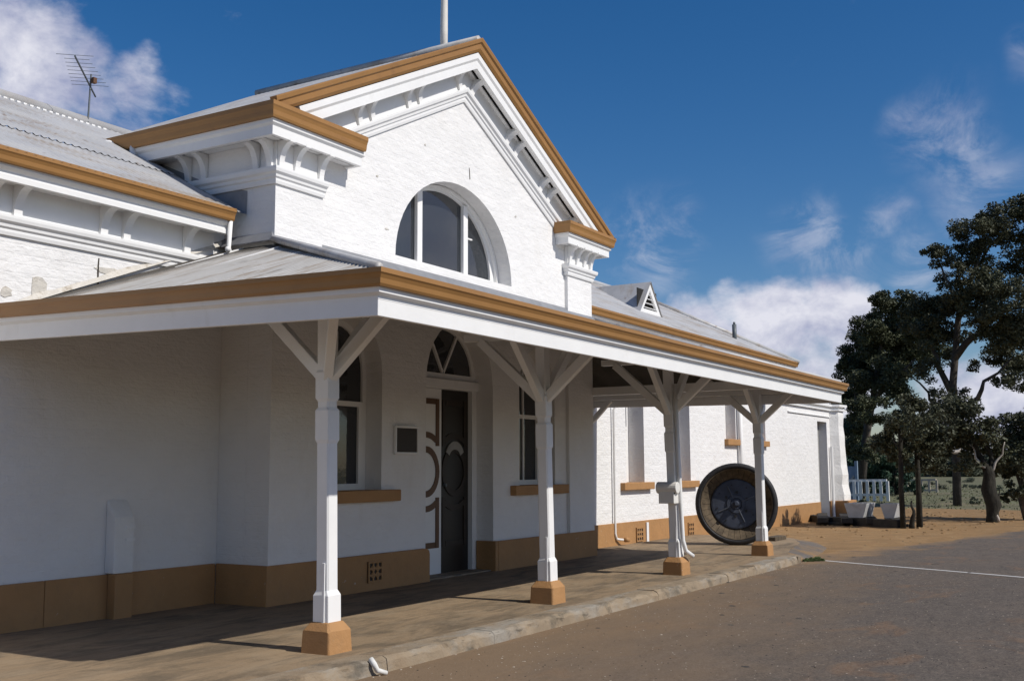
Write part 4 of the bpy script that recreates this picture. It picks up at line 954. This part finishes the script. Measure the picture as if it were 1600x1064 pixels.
# ------------------------------------------------------------------ trees
def limb_path(a, b, sag, n=6, seed=0):
    a = Vector(a); b = Vector(b); r = []
    for i in range(n + 1):
        t = i / n; p = a.lerp(b, t); l = (b - a).length
        p += Vector((mnoise.noise(Vector((seed, t * 2.2, 1))), mnoise.noise(Vector((seed, t * 2.2, 5))), mnoise.noise(Vector((seed, t * 2.2, 9))))) * l * .10 * math.sin(math.pi * t) * 2
        p.z += sag * math.sin(math.pi * t); r.append(p)
    return r
def leaves(clumps, per, size, rng, lift=.25):
    """many small leaf faces spread through clump volumes: sprays of hanging leaves, fuller towards each clump's domed top"""
    V = []
    for (cx, cy, cz, r, dens) in clumps:
        nsub = max(4, int(10 + 12 * r * r))
        for s in range(nsub):
            d = rng.normal(size=3); d[2] += lift; d /= np.linalg.norm(d); rr = r * 1.05 * rng.uniform(.05, 1.0) ** .5
            c = np.array((cx, cy, cz)) + d * rr * np.array((1, 1, .82)); sr = r * rng.uniform(.30, .55)
            n = int(per * dens * (.35 + sr * sr * 9) * rng.uniform(.6, 1.3))
            q = rng.normal(size=(n, 3)); q /= np.linalg.norm(q, axis=1)[:, None]; q *= rng.uniform(0, 1, n)[:, None] ** .45
            p = q * sr * np.array((1, 1, .7)) + c
            a = rng.normal(size=(n, 3)); a[:, 2] = a[:, 2] * .6 - .45; a /= np.linalg.norm(a, axis=1)[:, None]
            b = np.cross(a, rng.normal(size=(n, 3))); b /= np.linalg.norm(b, axis=1)[:, None] + 1e-9
            l = rng.uniform(.6, 1.3, n)[:, None] * size; w = l * rng.uniform(.3, .55, n)[:, None]
            V.append(np.stack([p - a * l, p + b * w, p + a * l, p - b * w], 1).reshape(-1, 3))
    V = np.concatenate(V); return V, len(V) // 4
def leaf_mesh(name, V, n, base, material):
    me = bpy.data.meshes.new(name); V = V - np.array(base)
    me.vertices.add(len(V)); me.vertices.foreach_set('co', V.astype(np.float32).ravel())
    me.loops.add(4 * n); me.loops.foreach_set('vertex_index', np.arange(4 * n, dtype=np.int32))
    me.polygons.add(n); me.polygons.foreach_set('loop_start', np.arange(0, 4 * n, 4, dtype=np.int32)); me.polygons.foreach_set('loop_total', np.full(n, 4, np.int32))
    me.update(calc_edges=True); me.materials.append(M[material]); return me
RNG = np.random.default_rng(5)
def tree(name, base, label, group, trunk, limbs, clumps, leafm='leaf', barkm='bark', dens=16, size=.13, cat='tree'):
    t = empty(name, base, label, cat, group)
    mb = MB(); mb.tube(trunk[0], trunk[1], 10); mb.build('trunk', barkm, t, smooth=True)
    for i, (a, b, r, mtl) in enumerate(limbs):
        mb = MB(); pth = limb_path(a, b, .0, 6, i * 3.7 + base[0]); mb.tube(pth, [r * (1 - .75 * k / 6) for k in range(7)], 7); mb.build('limb', mtl or barkm, t, smooth=True)
    V, n = leaves(clumps, dens, size, RNG)
    me = leaf_mesh('crown', V, n, base, leafm); link('crown', me, t, base)
    return t
#TREES#

tree('gum_tree', (45, 7.15, -.3), 'tall spreading gum tree with layered dark crown and open gaps, the highest tree', 'gum trees past the station',
     ([(45, 7.15, -.4), (45.0, 7.09, 2.34), (45.0, 7.08, 4.56), (45.0, 6.77, 7.05), (45.0, 6.15, 8.76), (45.0, 5.62, 10.21)], [.17, .16, .15, .12, .09, .04]),
     [((45.0, 7.08, 4.07), (45.0, 8.12, 7.15), .14, None), ((45.0, 6.96, 5.56), (44.0, 4.52, 7.49), .15, None), ((45.0, 7.11, 3.32), (44.0, 4.85, 5.35), .13, None),
      ((45.0, 6.68, 7.54), (45.0, 7.38, 9.51), .09, None), ((45.0, 6.77, 7.05), (46.0, 4.9, 10.95), .10, None), ((45.0, 7.1, 3.57), (44.0, 8.39, 4.81), .09, None),
      ((44.5, 7.09, 2.09), (43.0, 8.94, 3.25), .11, 'palebark'), ((43.5, 6.67, 2.0), (43.0, 7.44, 1.93), .10, 'palebark')],
     [(43.18, 5.22, 6.72, 0.8, 1), (43.84, 4.57, 6.23, 0.8, 1), (46.33, 5.57, 5.59, 0.7, 0.8), (45.36, 4.69, 5.02, 0.73, 1), (43.21, 5.48, 8.18, 0.66, 1), (44.71, 6.64, 7.38, 0.69, 1), (44.91, 4.36, 4.2, 0.57, 0.6), (43.5, 7.16, 9.32, 0.59, 1), (46.03, 7.45, 8.77, 0.41, 0.6), (43.3, 6.36, 8.64, 0.48, 0.5), (44.52, 5.77, 10.34, 0.89, 1), (45.07, 6.17, 9.53, 0.7, 1), (44.69, 5.21, 10.73, 0.69, 1), (45.38, 4.48, 11.03, 0.74, 1), (46.05, 4.94, 10.27, 0.6, 1), (47.01, 5.75, 9.15, 0.67, 0.5), (44.05, 6.4, 7.85, 0.83, 1), (45.65, 7.49, 7.64, 0.87, 1), (45.86, 8.32, 7.39, 0.83, 1), (44.09, 5.52, 7.46, 0.82, 1), (42.81, 4.5, 7.33, 0.83, 1), (47.08, 4.55, 8.92, 0.51, 0.4), (44.11, 5.91, 6.52, 0.53, 0.4), (44.18, 5.05, 6.1, 0.86, 0.8), (46.72, 4.69, 5.7, 0.75, 0.6), (45.37, 6.78, 6.58, 0.6, 0.6), (44.87, 7.65, 6.46, 0.8, 1), (46.2, 6.5, 5.25, 0.4, 0.3), (42.93, 4.77, 4.56, 0.42, 0.3), (45.91, 7.34, 5.65, 0.46, 0.4), (44.45, 7.88, 5.06, 0.55, 0.4), (43.2, 6.56, 4.14, 0.38, 0.4), (45.71, 8.66, 3.65, 0.51, 0.7), (46.9, 4.03, 9.61, 1.01, 1), (43.71, 3.68, 6.67, 1.17, 1), (45.57, 3.38, 11.06, 0.98, 1), (44.11, 7.51, 4.16, 0.39, 0.4), (46.06, 5.59, 4.57, 0.35, 0.3)], 'leaf', 'bark', 165, .062)
tree('gum_tree', (54, 13.0, -.3), 'dense rounded dark gum tree rising right behind the end of the building', 'gum trees past the station',
     ([(54, 13.0, -.4), (54.0, 12.59, 2.59), (54.0, 12.0, 5.35), (54.0, 11.53, 7.81)], [.24, .19, .14, .06]),
     [((54.0, 12.43, 3.51), (54.0, 10.99, 6.53), .14, None), ((54.0, 12.52, 2.9), (54.0, 13.15, 5.4), .12, None), ((54.0, 12.23, 4.12), (53.0, 9.93, 6.39), .12, None)],
     [(55.11, 11.29, 8.54, 1.07, 1), (52.59, 11.75, 7.92, 0.91, 1), (55.65, 13.01, 7.27, 0.96, 1), (54.79, 11.58, 7.1, 1.19, 1), (54.91, 10.55, 7.36, 1.05, 1), (55.6, 13.21, 5.82, 1.03, 1), (53.64, 11.7, 5.62, 1.1, 1), (55.29, 10.98, 6.01, 1.0, 0.7), (55.89, 13.65, 4.57, 0.9, 1), (52.01, 11.98, 4.03, 0.95, 1), (55.75, 13.51, 3.12, 0.77, 1), (53.47, 10.96, 4.66, 0.79, 0.7), (53.9, 13.25, 2.29, 0.68, 1), (52.23, 12.26, 1.96, 0.6, 1), (54.99, 10.01, 6.56, 0.8, 0.8), (52.96, 9.36, 7.55, 0.89, 1), (55.86, 10.44, 8.56, 0.82, 1), (52.88, 11.38, 9.05, 0.61, 1), (54.31, 10.64, 9.18, 0.74, 1), (53.5, 9.01, 6.83, 0.72, 0.8), (54.56, 13.41, 6.24, 0.63, 1)], 'leaf2', 'bark', 175, .07)
tree('leaning_tree', (32.3, 4.27, -.15), 'short gum with a thick dark lopped trunk and pale broken limbs standing in the dirt', 'gum trees past the station',
     ([(32.3, 4.27, -.25), (32.3, 4.27, .05), (32.3, 4.2, 0.33), (32.3, 4.31, 0.76), (32.3, 4.27, 1.19), (32.3, 4.27, 1.4)], [.20, .14, .21, .205, .15, .09]),
     [((32.3, 4.25, 1.23), (32.2, 4.73, 2.0), .05, 'palebark'), ((32.3, 4.24, 1.16), (32.3, 3.84, 2.05), .045, 'palebark'), ((32.3, 4.51, 1.61), (32.2, 4.67, 1.33), .025, 'palebark'), ((32.3, 4.31, 1.28), (32.3, 4.87, 2.42), .12, None), ((32.3, 4.26, 1.28), (32.3, 4.29, 2.58), .08, None),
      ((32.3, 4.14, -0.04), (32.3, 4.03, 0.76), .06, None), ((32.3, 4.11, -0.09), (32.2, 4.1, 0.42), .05, 'palebark')],
     [(31.75, 4.86, 2.67, 0.66, 1), (31.72, 4.31, 2.39, 0.48, 1), (32.74, 5.34, 2.99, 0.51, 1), (32.75, 4.72, 1.9, 0.46, 1), (32.42, 5.17, 1.9, 0.43, 1), (33.06, 4.35, 1.9, 0.36, 0.7), (31.77, 4.76, 1.4, 0.35, 0.6), (32.93, 5.64, 2.73, 0.47, 1), (31.7, 5.2, 2.24, 0.45, 1), (33.14, 5.88, 2.1, 0.4, 1), (32.52, 5.53, 1.64, 0.32, 0.7), (32.49, 4.02, 2.06, 0.28, 0.6)], 'leaf', 'trunk_shade', 190, .055)
tree('slender_tree', (28.9, 5.5, -.15), 'slender tree with a thin dark pole trunk and a small low crown near the platform', 'slender trunks by the platform',
     ([(28.9, 5.5, -.25), (28.9, 5.48, 0.9), (28.9, 5.49, 1.86), (28.9, 5.5, 2.82)], [.085, .07, .06, .03]),
     [((28.9, 5.48, 1.54), (28.9, 4.97, 2.01), .04, None), ((28.9, 5.49, 1.78), (28.7, 5.92, 2.34), .04, None), ((28.3, 5.57, -0.12), (28.3, 5.55, 0.56), .075, None)],
     [(29.65, 5.98, 1.87, 0.47, 1), (29.36, 5.26, 2.67, 0.39, 1), (29.36, 6.06, 2.2, 0.56, 1), (28.19, 5.35, 2.47, 0.54, 1), (28.69, 6.17, 1.86, 0.36, 1), (28.24, 5.24, 1.84, 0.47, 1), (28.41, 4.89, 2.0, 0.41, 1), (28.44, 5.53, 2.97, 0.38, 1), (29.47, 5.33, 1.46, 0.36, 1), (28.3, 4.83, 1.37, 0.28, 1), (28.57, 5.7, 1.46, 0.29, 0.6)], 'leaf', 'trunk_shade', 190, .05)
tree('slender_tree', (28.2, 5.75, -.15), 'thin straight pole trunk nearest the troughs, its twigs merging into the crown above', 'slender trunks by the platform',
     ([(28.2, 5.75, -.25), (28.2, 5.76, 0.91), (28.2, 5.72, 2.01), (28.2, 5.77, 2.64)], [.075, .062, .055, .02]),
     [((28.2, 5.73, 1.85), (28.2, 5.97, 2.33), .03, None)],
     [(28.19, 5.85, 2.36, 0.29, 0.7), (28.48, 6.11, 2.02, 0.23, 0.7), (28.57, 5.76, 2.66, 0.23, 0.7)], 'leaf', 'trunk_shade', 190, .05)
tree('gum_tree', (34, 3.5, -.15), 'dark bushy low tree at the right edge of the view', 'gum trees past the station',
     ([(34, 3.5, -.25), (34.0, 3.66, 0.46), (34.0, 3.57, 1.54)], [.16, .13, .06]),
     [((34.0, 3.64, 0.64), (34.0, 3.97, 1.9), .06, None), ((34.0, 3.63, 0.82), (34.0, 3.21, 2.07), .06, None)],
     [(34.42, 3.92, 2.09, 0.52, 1), (33.43, 3.51, 1.54, 0.64, 1), (34.09, 4.01, 1.18, 0.44, 1), (34.41, 3.65, 2.45, 0.51, 1), (33.1, 4.04, 1.63, 0.32, 1), (34.36, 3.26, 1.9, 0.73, 1), (33.74, 3.59, 0.65, 0.32, 1), (34.18, 3.22, 0.82, 0.54, 1), (34.34, 2.89, 2.62, 0.72, 1), (34.34, 3.99, 0.54, 0.22, 0.6)], 'leaf', 'bark', 190, .055)
for nm, lab, cl in [('shrub', 'blue green tall shrub showing between the building end and the dark gum', [(62.07, 14.92, 3.84, 0.93, 1), (62.16, 14.75, 2.42, 0.92, 1), (61.09, 15.07, 1.19, 0.7, 1), (61.99, 14.6, 5.08, 0.5, 1), (60.88, 15.05, 0.15, 0.49, 1)]), ('shrub', 'blue green shrub behind the white rail fence, left of the slender trunks', [(61.94, 14.07, 1.01, 0.84, 1), (62.11, 13.08, 1.18, 0.91, 1), (62.82, 13.01, 2.23, 0.78, 1), (61.68, 12.17, 1.01, 0.62, 1), (60.56, 13.26, 2.38, 0.76, 1), (62.08, 14.66, 0.13, 0.57, 1), (61.12, 13.58, 0.16, 0.55, 1), (62.72, 13.09, 0.13, 0.49, 1), (61.67, 11.87, 0.26, 0.41, 1)])]:
    b_ = (cl[1][0], cl[1][1], -.3); t = empty(nm, b_, lab, 'shrub', 'shrubs behind the fence')
    mb = MB()
    for q in cl[:4]: mb.tube([b_, ((b_[0] + q[0]) / 2, (b_[1] + q[1]) / 2, q[2] * .4), q[:3]], [.09, .06, .02], 6)
    mb.build('stem', 'bark', t)
    V, n = leaves(cl, 150, .075, RNG); link('foliage', leaf_mesh('foliage', V, n, b_, 'leaf3'), t, b_)

# far scrub along the horizon, grass tufts, pebbles, weeds
cl = []
for k in range(150):
    t = RNG.uniform(-.16, .42); X = RNG.uniform(170, 260); cl.append((X, X * t, RNG.uniform(.2, 1.6), RNG.uniform(1.2, 3.2), 1))
V, n = leaves(cl, 14, .30, RNG); o = link('far_scrub', leaf_mesh('far_scrub', V, n, (200, 30, 0), 'far'), None, (200, 30, 0)); props(o, 'low line of distant scrub along the horizon', 'scrub', kind='stuff')
cl = []
for k in range(70):
    X = RNG.uniform(46, 120); cl.append((X, X * RNG.uniform(-.02, .27), -.1, RNG.uniform(.08, .3) * X / 60, 1))
V, n = leaves(cl, 110, .05, RNG); o = link('field_tussocks', leaf_mesh('field_tussocks', V, n, (70, 8, 0), 'far'), None, (70, 8, 0)); props(o, 'scattered low tussocks in the grass field', 'grass', kind='stuff')
# blades of grass in the field near the dirt edge
nb = 9000; X = RNG.uniform(41, 95, nb); Y = X * RNG.uniform(-.04, .30, nb); ok = np.ones(nb, bool)
hgt = RNG.uniform(.03, .13, nb); az = RNG.uniform(0, math.pi, nb); w = .03 + hgt * .2
p = np.stack([X, Y, np.full(nb, -.17)], 1); s_ = np.stack([np.cos(az) * w, np.sin(az) * w, np.zeros(nb)], 1); u_ = np.stack([RNG.normal(size=nb) * .05, RNG.normal(size=nb) * .05, hgt], 1)
V = np.stack([p - s_, p + s_, p + u_ + s_ * .2, p + u_ - s_ * .2], 1).reshape(-1, 3)
o = link('field_grass', leaf_mesh('field_grass', V, nb, (60, 8, 0), 'blade'), None, (60, 8, 0)); props(o, 'thin dry grass standing in the field', 'grass', kind='stuff')
def scatter(name, pts, smin, smax, material, label, cat, flat=.5):
    mb = MB()
    for (x, y, z) in pts:
        r = random.uniform(smin, smax); a = random.uniform(0, 6.28); vs = []
        for k in range(6):
            t = a + k * math.pi / 3; q = r * random.uniform(.7, 1.25); vs.append((x + q * math.cos(t), y + q * math.sin(t), z))
        top = [(x + (v[0] - x) * .55, y + (v[1] - y) * .55, z + r * flat * random.uniform(.7, 1.1)) for v in vs]
        mb.add(vs + top, [(k, (k + 1) % 6, 6 + (k + 1) % 6, 6 + k) for k in range(6)] + [tuple(6 + k for k in range(6))])
    o = mb.build(name, material); props(o, label, cat, kind='stuff')
random.seed(4)
pts = [(random.uniform(3, 18), KY - random.uniform(.03, 1.0) ** 1.0 * random.random() ** 2 * 1.2 - .03, -.106) for _ in range(150)]
scatter('gravel', pts, .004, .012, 'stone', 'loose grit gathered along the foot of the kerb', 'gravel')
pts = [(random.uniform(4, 26), random.uniform(-1, 4.8), -.106) for _ in range(60)]
scatter('road_pebbles', pts, .006, .014, 'stone', 'pebbles scattered over the asphalt', 'pebbles')
pts = [(4.5 + 13 * random.random() ** 1.4, random.uniform(.2, 5.0), -.106) for _ in range(2600)]
scatter('road_grit', pts[:1500], .0035, .009, 'stone', 'loose pale grit over the worn asphalt', 'grit')
scatter('road_grit', pts[1500:], .0035, .010, 'darkwood', 'loose dark grit over the worn asphalt', 'grit')
pts = [(random.uniform(5, 24), random.uniform(.5, 5.2), -.106) for _ in range(60)]
scatter('leaf_litter', pts, .02, .05, 'bark', 'dark leaf and bark scraps lying on the asphalt', 'litter', .15)
pts = []
for _ in range(400):
    x = random.uniform(20, 40); y = random.uniform(2, 8.4)
    if x > 23.3 and y > 3.0 + (36 - x) * .16: pts.append((x, y, -.11))
scatter('dirt_clods', pts, .02, .07, 'dirt', 'small clods and stones on the yellow dirt', 'stones')
cl = [(17.75 + RNG.uniform(-.1, .5), 5.0 + RNG.uniform(-.1, .14), -.095, RNG.uniform(.02, .045), 1) for _ in range(14)]
V, n = leaves(cl, 110, .02, RNG); o = link('weeds', leaf_mesh('weeds', V, n, (18, 5, -.15), 'weed'), None, (18, 5, -.15)); props(o, 'small green weeds growing at the end of the kerb', 'weeds', kind='stuff')
